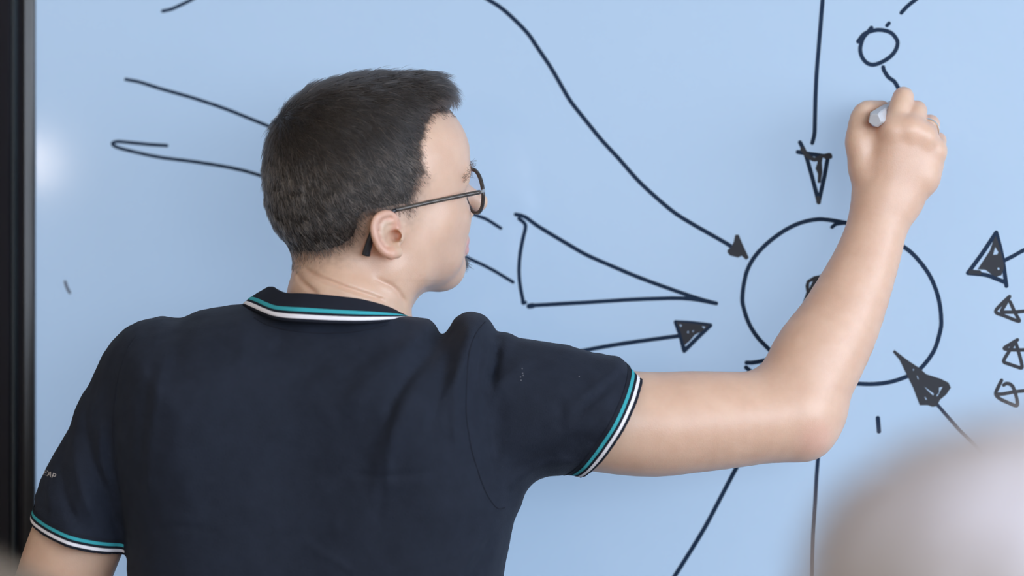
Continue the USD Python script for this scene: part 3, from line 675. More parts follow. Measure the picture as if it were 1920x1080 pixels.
HF = Field(np.arange(-.30, .02, .002), np.arange(-.14, .14, .002), np.arange(1.40, 1.72, .002))
head(HF, H)
HF.chain(nk, [.050, .0575, .059, .055], .025)
HF.f = np.minimum(HF.f, 0.2)
sl, (X, Y, Z) = HF.part((-9, -9, -9), (9, 9, 9))
near_ = np.argwhere(np.abs(HF.f) < .05)
P = np.stack([HF.x[near_[:, 0]], HF.y[near_[:, 1]], HF.z[near_[:, 2]]], 1).astype(float)
th_ = hair_thick(tr(Hi, P)) + (meshkit.fbm(P * 90, 3, 5) - .5) * .003 * smoothstep(.012, .035, hair_depth(tr(Hi, P)))
HF.f[tuple(near_.T)] -= th_
cap = HF.mesh(1); del HF
_l = tr(Hi, cap.triangles_center); _d = hair_depth(_l)
scalp, _ = keep_faces(cap, (_d > -.008) & (_l[:, 2] > -.07))
cap, _ = keep_faces(cap, (_d > .011) & (_l[:, 2] > -.07))

man = thing('person', 'man in a navy polo shirt with his back turned, drawing on the board', 'person', (at(600, 900, TY)[0], TY, 0))
obj('body', body, M['skin'], man, tint=tint, label='bare skin of head, neck and arms')
hair = obj('hair', cap, M['hair_cap'], man, smooth=True, label='short dark brown hair')

def comb(mesh, n, crown, Hm, length, lift, seed, keep=None, width=.00027, k=5, droop=.25, curl=.25, depth=None, front=0.0):
    """Strands on a mesh, combed away from the crown."""
    r = np.random.default_rng(seed)
    p, fi = trimesh.sample.sample_surface(mesh, n, seed=seed)
    nrm = mesh.face_normals[fi]
    Hmi = np.linalg.inv(Hm)
    l = tr(Hmi, p)
    if keep is not None:
        m = keep(l, r); p, nrm, l = p[m], nrm[m], l[m]
    d = (l - A(crown)) @ Hm[:3, :3].T; d += -ZV * (droop + front * smoothstep(.045, .10, l[:, 1:2])) * np.linalg.norm(d, axis=1, keepdims=True)
    d -= nrm * (d * nrm).sum(1, keepdims=True); d /= np.linalg.norm(d, axis=1, keepdims=True) + 1e-9
    sw = np.cross(nrm, d); clump = meshkit.noise(p * 160, seed) - .5
    d = d + sw * (clump * 1.1 + r.normal(0, curl, len(p)))[:, None]; d /= np.linalg.norm(d, axis=1, keepdims=True)
    L = length(l) * r.uniform(.65, 1.15, len(p)); lf = lift * r.uniform(.3, 1.6, len(p))
    if depth is not None: lf = lf * (1 + .8 * (1 - smoothstep(0, .03, hair_depth(l))))
    t = np.linspace(0, 1, k)[None, :, None]
    dp = np.full(len(p), .0012) if depth is None else depth(l)
    out = p[:, None] - nrm[:, None] * dp[:, None, None] + L[:, None, None] * (t * d[:, None] + (lf[:, None, None] * (t - .75 * t ** 2)) * nrm[:, None]) + sw[:, None] * (r.normal(0, .05, len(p)) * L)[:, None, None] * t ** 2
    w = width * r.uniform(.7, 1.3, len(p))[:, None] * (1 - .75 * np.linspace(0, 1, k) ** 2)[None]
    return out, w
CROWN = (-.005, -.070, .118)
def hl_len(l):
    d = hair_depth(l); z = l[:, 2]; y = l[:, 1]
    return .0034 + smoothstep(-.002, .030, d) * (.009 + .008 * smoothstep(.04, .11, z) + .003 * smoothstep(.03, .08, y) * smoothstep(.08, .11, z))
def hl_keep(l, r):
    d = hair_depth(l); low = 1 - smoothstep(.030, .055, l[:, 2])       # clipped short and thin at the nape and temples
    return r.uniform(0, 1, len(l)) < np.clip(.55 + d / .014, 0, 1) * (1 - low) + low * (.10 + .90 * smoothstep(-.002, np.where(l[:, 1] < -.035, .024, .012), d))
for nm, n, sd, lb in (('hair_dark', 32000, 3, 'dark brown strands'), ('hair_mid', 24000, 4, 'brown strands'), ('hair_light', 30000, 5, 'lighter brown strands')):
    keep = (lambda l, r: hl_keep(l, r) & (meshkit.noise(l * 330, 9) < .56) & (r.uniform(0, 1, len(l)) < 1.1 - 1.06 * smoothstep(.055, .10, l[:, 2]))) if nm == 'hair_light' else (lambda l, r: hl_keep(l, r) & (meshkit.noise(l * 330, 9) > .28)) if nm == 'hair_dark' else (lambda l, r: hl_keep(l, r) & (r.uniform(0, 1, len(l)) < 1.05 - .85 * smoothstep(.055, .105, l[:, 2])))
    pts, w = comb(scalp, n, CROWN, H, hl_len, .30, sd, keep, depth=lambda l: .0001 + .0011 * smoothstep(.004, .03, hair_depth(l)), front=.9)
    curves('hair_strand', pts, w, M[nm], hair, label=lb)
# eyebrows and the tuft under the lower lip
def tuft(centre_pts, n, spread, dirs, L, seed):
    r = np.random.default_rng(seed)
    c = densify(centre_pts, 10); i = r.integers(0, len(c), n)
    p = c[i] + r.normal(0, 1, (n, 3)) * A(spread)
    p[:, 1] -= 0
    d = A(dirs) + r.normal(0, .25, (n, 3)); d /= np.linalg.norm(d, axis=1, keepdims=True)
    t = np.linspace(0, 1, 4)[None, :, None]
    q = p[:, None] + t * d[:, None] * (L * r.uniform(.6, 1.2, n))[:, None, None]
    return tr(H, q)
for s in (1, -1):
    curves('eyebrow', tuft([(s * .012, .1095, .031), (s * .028, .1065, .037), (s * .046, .0960, .035), (s * .055, .0850, .030)], 340, (.002, .0012, .0022), (s * .8, .0, .25), .008, 11 + s), .00022, M['hair_dark'], man)
curves('chin_tuft', tuft([(-.006, .0945, -.0565), (.006, .0945, -.0565), (.0, .0920, -.0615)], 320, (.0040, .0010, .0030), (0, .55, -.8), .0095, 21), .00022, M['hair_dark'], man, label='small dark tuft of beard under the lip')
for s in (1, -1):
    e = trimesh.creation.icosphere(4, .0121); lv = e.vertices @ A([[1, 0, 0], [0, 1, 0], [0, 0, 1.0]])
    cs = lv[:, 1] / .0121
    col = np.where(cs[:, None] > .97, A([.005, .005, .005]), np.where(cs[:, None] > .88, A([.05, .035, .02]), A([.75, .72, .70])))
    obj('eye', trimesh.Trimesh(tr(H, e.vertices + A([s * .032, .0842, .013])), e.faces, process=False), M['eye'], man, tint=col)

# ------------------------------------------------------------------ polo shirt
folds = [  # pixels, width, height in metres (ridges up, hollows down)
    ([(858, 612), (835, 655), (800, 705), (765, 765), (735, 840), (715, 930)], 18, .0055), ([(827, 636), (805, 665), (775, 700), (750, 740), (730, 800)], 9, -.0055),
    ([(795, 615), (745, 660), (700, 710), (660, 770)], 22, .005), ([(888, 600), (868, 650), (862, 710), (860, 780), (866, 850)], 11, .006),
    ([(848, 640), (838, 690), (828, 740), (812, 800)], 10, -.005), ([(900, 790), (895, 830), (905, 880)], 14, .003),
    ([(250, 650), (235, 720), (228, 800), (238, 880)], 9, .0012), ([(345, 610), (335, 680), (322, 760), (310, 850), (306, 960)], 10, .0018), ([(318, 640), (306, 720), (296, 800), (285, 870)], 9, -.0015),
    ([(268, 640), (262, 720), (268, 800), (262, 880)], 8, -.0012), ([(590, 1000), (640, 1025), (680, 1050)], 7, .0012), ([(700, 640), (640, 690), (590, 720)], 14, .002), ([(640, 625), (560, 640), (500, 660)], 10, -.0015), ([(750, 780), (742, 850), (735, 920)], 8, .0012),
    ([(940, 965), (900, 1010), (865, 1060), (840, 1110)], 10, .005), ([(945, 985), (925, 1030), (912, 1090)], 9, .005), ([(925, 985), (895, 1040), (880, 1090)], 9, -.006),
    ([(300, 985), (350, 970), (430, 972)], 6, -.0012), ([(330, 1060), (400, 1062), (450, 1055)], 8, -.0012), ([(370, 900), (400, 890), (440, 885)], 8, .001), ([(730, 830), (728, 900), (722, 970)], 5, -.0012), ([(650, 872), (740, 876), (830, 868)], 6, -.0012)]
slv_folds = [([(914, 618), (918, 643), (913, 672), (905, 695), (906, 722), (911, 738)], 9, .012), ([(926, 640), (930, 665), (925, 690), (922, 715)], 9, -.012), ([(1000, 665), (965, 690), (935, 720), (918, 755), (910, 800)], 14, .005),
    ([(880, 625), (872, 660), (868, 710), (866, 760), (868, 810)], 10, .004), ([(892, 660), (888, 700), (886, 740), (890, 790)], 7, -.006), ([(1175, 690), (1140, 715), (1095, 755), (1060, 790)], 8, -.003), ([(1165, 680), (1120, 715), (1080, 748)], 9, .003),
    ([(1140, 810), (1080, 830), (1010, 855), (950, 880)], 14, -.004), ([(1100, 870), (1050, 862), (990, 880), (950, 915)], 10, .004), ([(945, 905), (960, 920), (975, 925)], 8, -.006), ([(1150, 720), (1120, 770), (1080, 815)], 5, .0012), ([(1190, 740), (1160, 795), (1120, 850)], 6, -.0015), ([(1060, 830), (1100, 800), (1130, 760)], 7, -.0018), ([(1045, 735), (1050, 770), (1045, 800)], 10, -.002)]
lslv_folds = [([(180, 700), (172, 760), (185, 830), (205, 890), (222, 945), (236, 1000)], 8, -.004), ([(165, 740), (150, 800), (160, 860), (180, 920), (205, 980)], 12, .005), ([(140, 800), (128, 860), (145, 930), (175, 985)], 10, -.004),
    ([(205, 780), (212, 850), (228, 910)], 9, .005), ([(110, 850), (105, 900), (115, 960)], 9, .003), ([(66, 930), (85, 925), (105, 935)], 5, -.003), ([(225, 650), (205, 700), (196, 760)], 10, .003)]
fold_map = lambda fs: sum(line_map(p, w) * a for p, w, a in fs)
F_torso, F_slv, F_lslv = fold_map(folds), fold_map(slv_folds), fold_map(lslv_folds)
# shoulder blades and the hollow of the spine
F_torso = F_torso + sum(a * np.exp(-((_gx - x) / w) ** 2 - ((_gy - y) / h) ** 2) for x, y, w, h, a in ((370, 760, 90, 130, .010), (780, 770, 90, 120, .008), (575, 900, 60, 320, -.005), (575, 620, 160, 60, .004))).astype(np.float32)
S = Field(steps((-.56, .20, .0025)), steps((-.19, .12, .0025)), steps((.88, 1.12, .005), (1.12, 1.445, .0022)))
inflate(S, D_torso, TY, .095, .112, bulge=F_torso)
hi_x = at(1340, 0, TY)[0]
inflate(S, D_slv, TY, .066, .066, .012, lo=(at(830, 0, TY)[0], -.17, 1.2), hi=(.2, .1, 1.46), bulge=F_slv)
inflate(S, D_lslv, -.03, .060, .062, .012, lo=(-.56, -.17, 1.0), hi=(at(345, 0, TY)[0], .1, 1.46), bulge=F_lslv)
# fullness under the collar, with the neck opening cut out of it
S.cone(at(600, 655, -.052), at(675, 655, -.052), .052, .052, .022)
nz, nc = at(0, 592, -.03)[2], at(646, 585, -.028)
S.put(lambda X, Y, Z: np.maximum(np.sqrt((X - nc[0]) ** 2 + (Y - nc[1]) ** 2) - .085, (nz - Z) + 0 * X), nc - .1, nc + .1, .006, cut=True)
S.cone(nc - A([0, 0, .03]), nc + A([0, 0, .05]), .0605, .0605, .004, cut=True)
# hems: planes across the sleeves
def hem(p, q, y, lean):
    """Plane through pixels p, q (at depth y) that leans outwards towards the camera. Returns point, outward normal."""
    a, b = at(*p, y), at(*q, y); d = (b - a) / np.linalg.norm(b - a); n = A([-d[2], 0, d[0]])
    n = n + A([0, lean, 0]); return a, n / np.linalg.norm(n)
h1p, h1n = hem((1199, 698), (1089, 894), TY, .16)
if h1n[0] < 0: h1n = -h1n * A([1, -1, 1])
h2p, h2n = hem((64, 972), (242, 1030), -.03, .12)
if h2n[2] > 0: h2n = -h2n * A([1, -1, 1])
def plane_cut(F, p, n, lo, hi):
    F.put(lambda X, Y, Z: -((X - p[0]) * n[0] + (Y - p[1]) * n[1] + (Z - p[2]) * n[2]), lo, hi, 0.0, cut=True)
plane_cut(S, h1p, h1n, (at(1040, 0, TY)[0], -.19, 1.2), (.21, .12, 1.46))
plane_cut(S, h2p, h2n, (-.57, -.19, .88), (at(241, 0, TY)[0], .12, 1.25))
for a_, b_, r0 in ((ua[1] * .55 + ua[2] * .45, ua[3], .0535), (la[1] * .5 + la[2] * .5, la[3], .0480)):
    S.cone(a_, b_, r0 - .004, r0 + .001, .003, cut=True)
sl, (X, Y, Z) = S.part((-9, -9, -9), (9, 9, 9))
nr = np.argwhere(np.abs(S.f) < .02); P = np.stack([S.x[nr[:, 0]], S.y[nr[:, 1]], S.z[nr[:, 2]]], 1).astype(float)
S.f[tuple(nr.T)] -= ((meshkit.fbm(P * A([14, 14, 9]), 3, 2) - .5) * .005 + (meshkit.fbm(P * A([55, 40, 38]), 2, 6) - .5) * .0016)
shirt_mesh = S.mesh(3); del S
_v = np.array(shirt_mesh.vertices)                      # crisp hems
for hp, hn, rg in ((h1p, h1n, _v[:, 0] > at(1040, 0, TY)[0]), (h2p, h2n, (_v[:, 0] < at(241, 0, TY)[0]) & (_v[:, 2] < 1.3))):
    dd = (_v - hp) @ hn; mk = rg & (dd > -.0021)
    _v[mk] -= dd[mk, None] * hn
shirt_mesh = trimesh.Trimesh(_v, shirt_mesh.faces, process=False)
shirt = obj('polo_shirt', shirt_mesh, M['shirt'], man, smooth=True, label='navy short-sleeved polo shirt')

def band(mesh, p, n, d0, d1, off, axis):
    """The strip of a mesh between two distances behind a plane, lifted off it."""
    m = mesh.slice_plane(p - n * d0, -n).slice_plane(p - n * d1, n)
    w = (axis[1] - axis[0]) / np.linalg.norm(axis[1] - axis[0]); q = m.vertices - axis[0]; q = q - np.outer(q @ w, w); q /= np.linalg.norm(q, axis=1, keepdims=True)
    m = trimesh.Trimesh(m.vertices + q * off, m.faces, process=False)
    inner = m.copy(); inner.vertices = inner.vertices - q * off * 1.5; inner.faces = inner.faces[:, ::-1]
    return join(m, inner)
reg1 = shirt_mesh.submesh([np.where(shirt_mesh.triangles_center[:, 0] > at(1030, 0, TY)[0])[0]], append=True, repair=False)
reg2 = shirt_mesh.submesh([np.where((shirt_mesh.triangles_center[:, 0] < at(241, 0, TY)[0]) & (shirt_mesh.triangles_center[:, 2] < 1.30))[0]], append=True, repair=False)
for reg, hp, hn, k in ((reg1, h1p, h1n, (ua[1], ua[3])), (reg2, h2p, h2n, (la[1], la[3]))):
    cuff = obj('cuff', band(reg, hp, hn, .0006, .0155, .0006, k), M['knit_navy'], shirt, smooth=True)
    obj('cuff_stripe', band(reg, hp, hn, .0030, .0060, .0011, k), M['knit_white'], shirt, smooth=True, label='white stripe')
    obj('cuff_stripe', band(reg, hp, hn, .0086, .0117, .0011, k), M['knit_teal'], shirt, smooth=True, label='teal stripe')

# projecting drawn lines onto the shirt's camera side
ray = trimesh.ray.ray_pyembree.RayMeshIntersector(shirt_mesh) if hasattr(trimesh.ray, 'ray_pyembree') else shirt_mesh.ray
def on_shirt(pts, off=.0006):
    d = A([[(x - 960) / FPX, 1.0, -(y - 540) / FPX] for x, y in pts]); d /= np.linalg.norm(d, axis=1, keepdims=True)
    loc_, ri, ti = shirt_mesh.ray.intersects_location(np.tile(CAM, (len(d), 1)), d, multiple_hits=False)
    out = np.full((len(pts), 3), np.nan); out[ri] = loc_ - d[ri] * off
    return out[np.isfinite(out[:, 0])]
for sp in ([(911, 602), (900, 615), (890, 630), (880, 660), (876, 700), (874, 745), (875, 785), (882, 830), (889, 860), (908, 916), (924, 944), (936, 954), (948, 952)], [(258, 625), (235, 665), (219, 720), (212, 790), (216, 860), (226, 930)]):
    q = on_shirt(densify(sp, 8), .0002)
    if len(q) > 3: obj('sleeve_seam', tube(ndimage.gaussian_filter1d(q, 1.5, axis=0), 0.0006, 6), M['knit_navy'], shirt, smooth=True)
q = on_shirt(densify([(474, 594), (500, 609), (545, 620), (610, 625), (680, 620), (733, 607)], 8), .0002)
if len(q) > 3: obj('collar_seam', tube(ndimage.gaussian_filter1d(q, 1.5, axis=0), .0006, 6), M['knit_navy'], shirt, smooth=True)
# faint embroidered letters on the left sleeve and lint on the right one
tm = meshkit.text_mesh('EAP', 1.0, 0.1)
tv = tm.vertices.copy(); tv[:, 0] -= tv[:, 0].max() / 2; tv[:, 1] -= .5
def letters(cx, cy, hpx, ang):
    c, s = math.cos(ang), math.sin(ang)
    p = [(cx + hpx * (x * c + y * s), cy + hpx * (x * s - y * c)) for x, y, _ in tv]
    d = A([[(x - 960) / FPX, 1.0, -(y - 540) / FPX] for x, y in p]); d /= np.linalg.norm(d, axis=1, keepdims=True)
    q, ri, _ = shirt_mesh.ray.intersects_location(np.tile(CAM, (len(d), 1)), d, multiple_hits=False)
    out = np.tile(on_shirt([(cx, cy)], 0), (len(p), 1)) if len(ri) < len(p) else np.zeros((len(p), 3)); out[ri] = q
    return out - d * np.where(tv[:, 2:] > .05, .0011, .0002)
obj('sleeve_lettering', trimesh.Trimesh(letters(93, 889, 9.5, .35), tm.faces, process=False), M['thread'], shirt, label='small pale letters on the left sleeve')
sp = on_shirt([(979, 691), (980, 700), (976, 707), (981, 704), (977, 713), (1086, 706)], .0003)
obj('lint', join(*[trimesh.creation.icosphere(1, .0006).apply_translation(q) for q in sp]), M['lint'], shirt, label='pale specks of lint', kind='stuff')

# collar: rib-knit band folded over, swept round the neck; top fold, outer lower edge
top = [(757.6, 589, -.035), (730.6, 575.5, -.071), (700, 566, -.088), (671, 559.5, -.096), (632, 555, -.100), (590, 551, -.098), (560, 549.5, -.092), (533, 549, -.080), (517, 543, -.066), (507, 537.5, -.050), (499, 541, -.034), (500, 560, -.012), (530, 590, .020), (580, 615, .043), (640, 630, .052), (700, 620, .038), (745, 604, .004)]
low = [(759, 594, -0.0410), (745, 600, -0.0740), (715, 604, -0.0980), (671, 606.5, -0.1120), (620, 606, -0.1155), (565, 603.5, -0.1140), (535, 601.5, -0.1090), (511, 597, -0.1000), (492, 590, -0.0870), (474, 582, -0.0700), (455, 573, -0.0440), (462, 578, -0.0080), (515, 612, 0.0300), (575, 640, 0.0500), (640, 655, 0.0580), (705, 642, 0.0440), (752, 620, 0.0060)]
Tc, Lc = (densify([at(*p) for p in q + q[:1]], 10)[:-1] for q in (top, low))
def swept(fr_, off_in=0.0, closed=True):
    """Rows of points between the top fold (0) and the lower edge (1), bulging outwards."""
    c = at(646, 585, -.028)
    rows = []
    for t in fr_:
        p = Tc * (1 - t) + Lc * t; out = p - c; out[:, 2] = 0; out /= np.linalg.norm(out, axis=1, keepdims=True)
        rows.append(p + out * (.0035 * math.sin(math.pi * min(max(t, 0), 1)) + off_in))
    return rows
def rows_mesh(rows):
    n = len(rows[0]); v = np.vstack(rows); f = []
    for i in range(len(rows) - 1):
        for j in range(n):
            a, b = i * n + j, i * n + (j + 1) % n
            f += [[a, b, b + n], [a, b + n, a + n]]
    return trimesh.Trimesh(v, f, process=False)
o_ = swept(np.linspace(0, 1, 10)); i_ = swept(np.linspace(1, 0, 10), -.0028)
stand = swept([0.0, .3, .7, 1.0], -.0045)
cm = rows_mesh(o_ + i_ + [o_[0]])
if cm.volume < 0: cm.faces = cm.faces[:, ::-1]
collar = obj('collar', cm, M['knit_navy'], shirt, smooth=True, label='folded rib-knit collar')
def stripe_rows(a, b):
    cf = lambda t, off: swept([t], off)[0]
    r = rows_mesh([cf(a, -.0004), cf(a, .0005), cf((a + b) / 2, .0006), cf(b, .0005), cf(b, -.0004)])
    return r if r.volume > 0 else trimesh.Trimesh(r.vertices, r.faces[:, ::-1], process=False)
obj('collar_stripe', stripe_rows(.50, .635), M['knit_teal'], shirt, smooth=True, label='teal stripe along the collar')
obj('collar_stripe', stripe_rows(.735, .885), M['knit_white'], shirt, smooth=True, label='white stripe along the collar')

# trousers and shoes, below the picture
TR = Field(np.arange(-.45, .06, .008), np.arange(-.2, .2, .008), np.arange(.04, 1.0, .008))
cx = at(592, 0, TY)[0]
TR.cone((cx - .07, TY, .90), (cx + .07, TY, .90), .105, .105, .05, ys=.95)
for s in (-1, 1):
    TR.chain([A([cx + s * .09, TY, .84]), A([cx + s * .10, TY + .01, .50]), A([cx + s * .11, TY, .09])], [.098, .070, .058], .04)
obj('trousers', TR.mesh(2), M['trousers'], man, smooth=True)
for s in (-1, 1):
    SF = Field(np.arange(cx + s * .11 - .08, cx + s * .11 + .08, .005), np.arange(-.16, .24, .005), np.arange(-.02, .16, .005))
    SF.chain([A([cx + s * .11, TY - .035, .04]), A([cx + s * .113, TY + .06, .038]), A([cx + s * .12, TY + .15, .028])], [.040, .042, .036], .02)
    SF.cone((cx + s * .11, TY, .05), (cx + s * .11, TY, .11), .042, .044, .02)
    SF.put(lambda X, Y, Z: Z + 0 * X + 0 * Y, (-9, -9, -9), (9, 9, 9), cut=True)
    obj('shoe', SF.mesh(1), M['leather'], man, smooth=True)

# ------------------------------------------------------------------ spectacles
gl = thing('eyeglasses', 'round dark-rimmed eyeglasses on the face of the man', 'eyeglasses', tr(H, (0, .1, .01)))
def oval(s, n=48, rx=.0265, rz=.0218, grow=0.0):
    a = np.linspace(0, 2 * np.pi, n, endpoint=False)
    x = (rx + grow) * np.cos(a); z = (rz + grow) * np.sin(a)
    z = np.where(z > 0, z * .98, z)
    X_ = s * .0345 + x; Y_ = .1045 - 6.0 * 0 - np.abs(X_) ** 2 * 1.2 + .003 + z * .10
    return np.stack([X_, Y_, .0130 + z], 1)
for s in (1, -1):
    o = oval(s); ring = np.vstack([o, o[:2]])
    a = tr(H, ring)
    obj('rim', tube(a, .0020, 8, caps=False), M['rim'], gl, smooth=True)
    lo_ = tr(H, oval(s, grow=-.0012)); c = lo_.mean(0) + H[:3, 1] * .0012
    n_ = len(lo_); v = np.vstack([lo_, [c], lo_ - H[:3, 1] * .0012, [c - H[:3, 1] * .0012]])
    f = [[i, (i + 1) % n_, n_] for i in range(n_)] + [[n_ + 1 + (i + 1) % n_, n_ + 1 + i, 2 * n_ + 1] for i in range(n_)]
    f += [[(i + 1) % n_, i, n_ + 1 + i] for i in range(n_)] + [[(i + 1) % n_, n_ + 1 + i, n_ + 1 + (i + 1) % n_] for i in range(n_)]
    obj('lens', trimesh.Trimesh(v, f, process=False), M['lens'], gl, smooth=30)
    hinge = oval(s)[0 if s > 0 else 24] + A([s * .0012, .0, .004])
    tl = densify([hinge, hinge + A([s * .009, -.006, .0002]), A([s * .0740, .072, .0180]), A([s * .0785, .035, .0190]), A([s * .0810, .000, .0190])], 8)
    obj('hinge', tube(tr(H, tl[:12]), .0016, 8), M['steel'], gl, smooth=True)
    tp = obj('temple', tube(tr(H, tl[9:]), .0022, 8), M['temple'], gl, smooth=True, label='dark temple arm')
    tipl = densify([tl[-1], A([s * .0815, -.016, .0150]), A([s * .0795, -.026, .0020]), A([s * .0765, -.0325, -.0120]), A([s * .0750, -.0350, -.0190])], 8)
    obj('temple_tip', tube(tr(H, tipl), np.linspace(.002, .0042, len(tipl)), 10), M['black_plastic'], tp, smooth=True)
obj('bridge', tube(tr(H, densify([oval(1)[24] + A([0, .001, .006]), A([0, .1105, .0185]), oval(-1)[0] + A([0, .001, .006])], 8)), .0014, 8), M['rim'], gl, smooth=True)

# ------------------------------------------------------------------ marker pen in the hand, ring on the finger
pe, pt = at(1640, 225, .004), at_board(1690, 194) + V * .001
ax = (pt - pe); PL = np.linalg.norm(ax); ax /= PL
pen = thing('marker_pen', 'pale grey marker pen gripped in the raised right hand', 'marker pen', pe)
e1 = np.cross(ax, ZV); e1 /= np.linalg.norm(e1); e2 = np.cross(e1, ax)
def lathe(prof, sides=24, flat=None):
    """(distance along the pen, radius) profile turned round its axis; flat = number of flats at the barrel end."""
    a = np.arange(sides) * 2 * np.pi / sides
    sh = np.ones(sides) if not flat else 1 / np.cos(((a + .3) % (2 * np.pi / flat)) - np.pi / flat)
    rings = [pe + ax * l + r * (np.cos(a) * sh)[:, None] * e1 + r * (np.sin(a) * sh)[:, None] * e2 for l, r in prof]
    n = sides; v = np.vstack(rings + [[pe + ax * prof[0][0], pe + ax * prof[-1][0]]]); f = []
    for i in range(len(prof) - 1):
        for j in range(n):
            p, q = i * n + j, i * n + (j + 1) % n
            f += [[p, q + n, q], [p, p + n, q + n]]
    for j in range(n):
        f += [[len(v) - 2, j, (j + 1) % n], [len(v) - 1, (len(prof) - 1) * n + (j + 1) % n, (len(prof) - 1) * n + j]]
    m = trimesh.Trimesh(v, f, process=False)
    return m if m.volume > 0 else trimesh.Trimesh(v, A(f)[:, ::-1], process=False)
obj('barrel', lathe([(0, .0050), (.0004, .0056), (.006, .0073), (.008, .0075), (PL - .030, .0075)], 30, 5), M['marker_grey'], pen, smooth=25)
obj('grip', lathe([(PL - .030, .0073), (PL - .024, .0060), (PL - .010, .0045), (PL - .007, .0040)]), M['black_plastic'], pen)
obj('nib', lathe([(PL - .007, .0026), (PL - .001, .0022), (PL, .0012)]), M['marker_tip'], pen)
f3 = fingers[2][0]; d3 = f3[1] - f3[0]; L3 = np.linalg.norm(d3); d3 /= L3; rc = f3[0] + d3 * L3 * .62; q1 = np.cross(d3, ZV); q1 /= np.linalg.norm(q1); q2 = np.cross(q1, d3)
aa = np.linspace(0, 2 * np.pi, 41)[:-1]; rr = .0112
rv, rf = [], []
prof = [(-.0014, 0), (-.0012, .0011), (0, .0014), (.0012, .0011), (.0014, 0), (0, -.0004)]
for a_ in aa:
    for l_, g_ in prof: rv.append(rc + d3 * l_ + (rr + g_) * (math.cos(a_) * q1 + math.sin(a_) * q2))
for i in range(40):
    for j in range(6):
        p, q, p2, q2_ = i * 6 + j, i * 6 + (j + 1) % 6, ((i + 1) % 40) * 6 + j, ((i + 1) % 40) * 6 + (j + 1) % 6
        rf += [[p, q, q2_], [p, q2_, p2]]
rm = trimesh.Trimesh(rv, rf, process=False)
if rm.volume < 0: rm.faces = rm.faces[:, ::-1]
obj('ring', rm, M['silver'], smooth=40, label='thin silver ring on the ring finger of the raised hand', cat='ring')

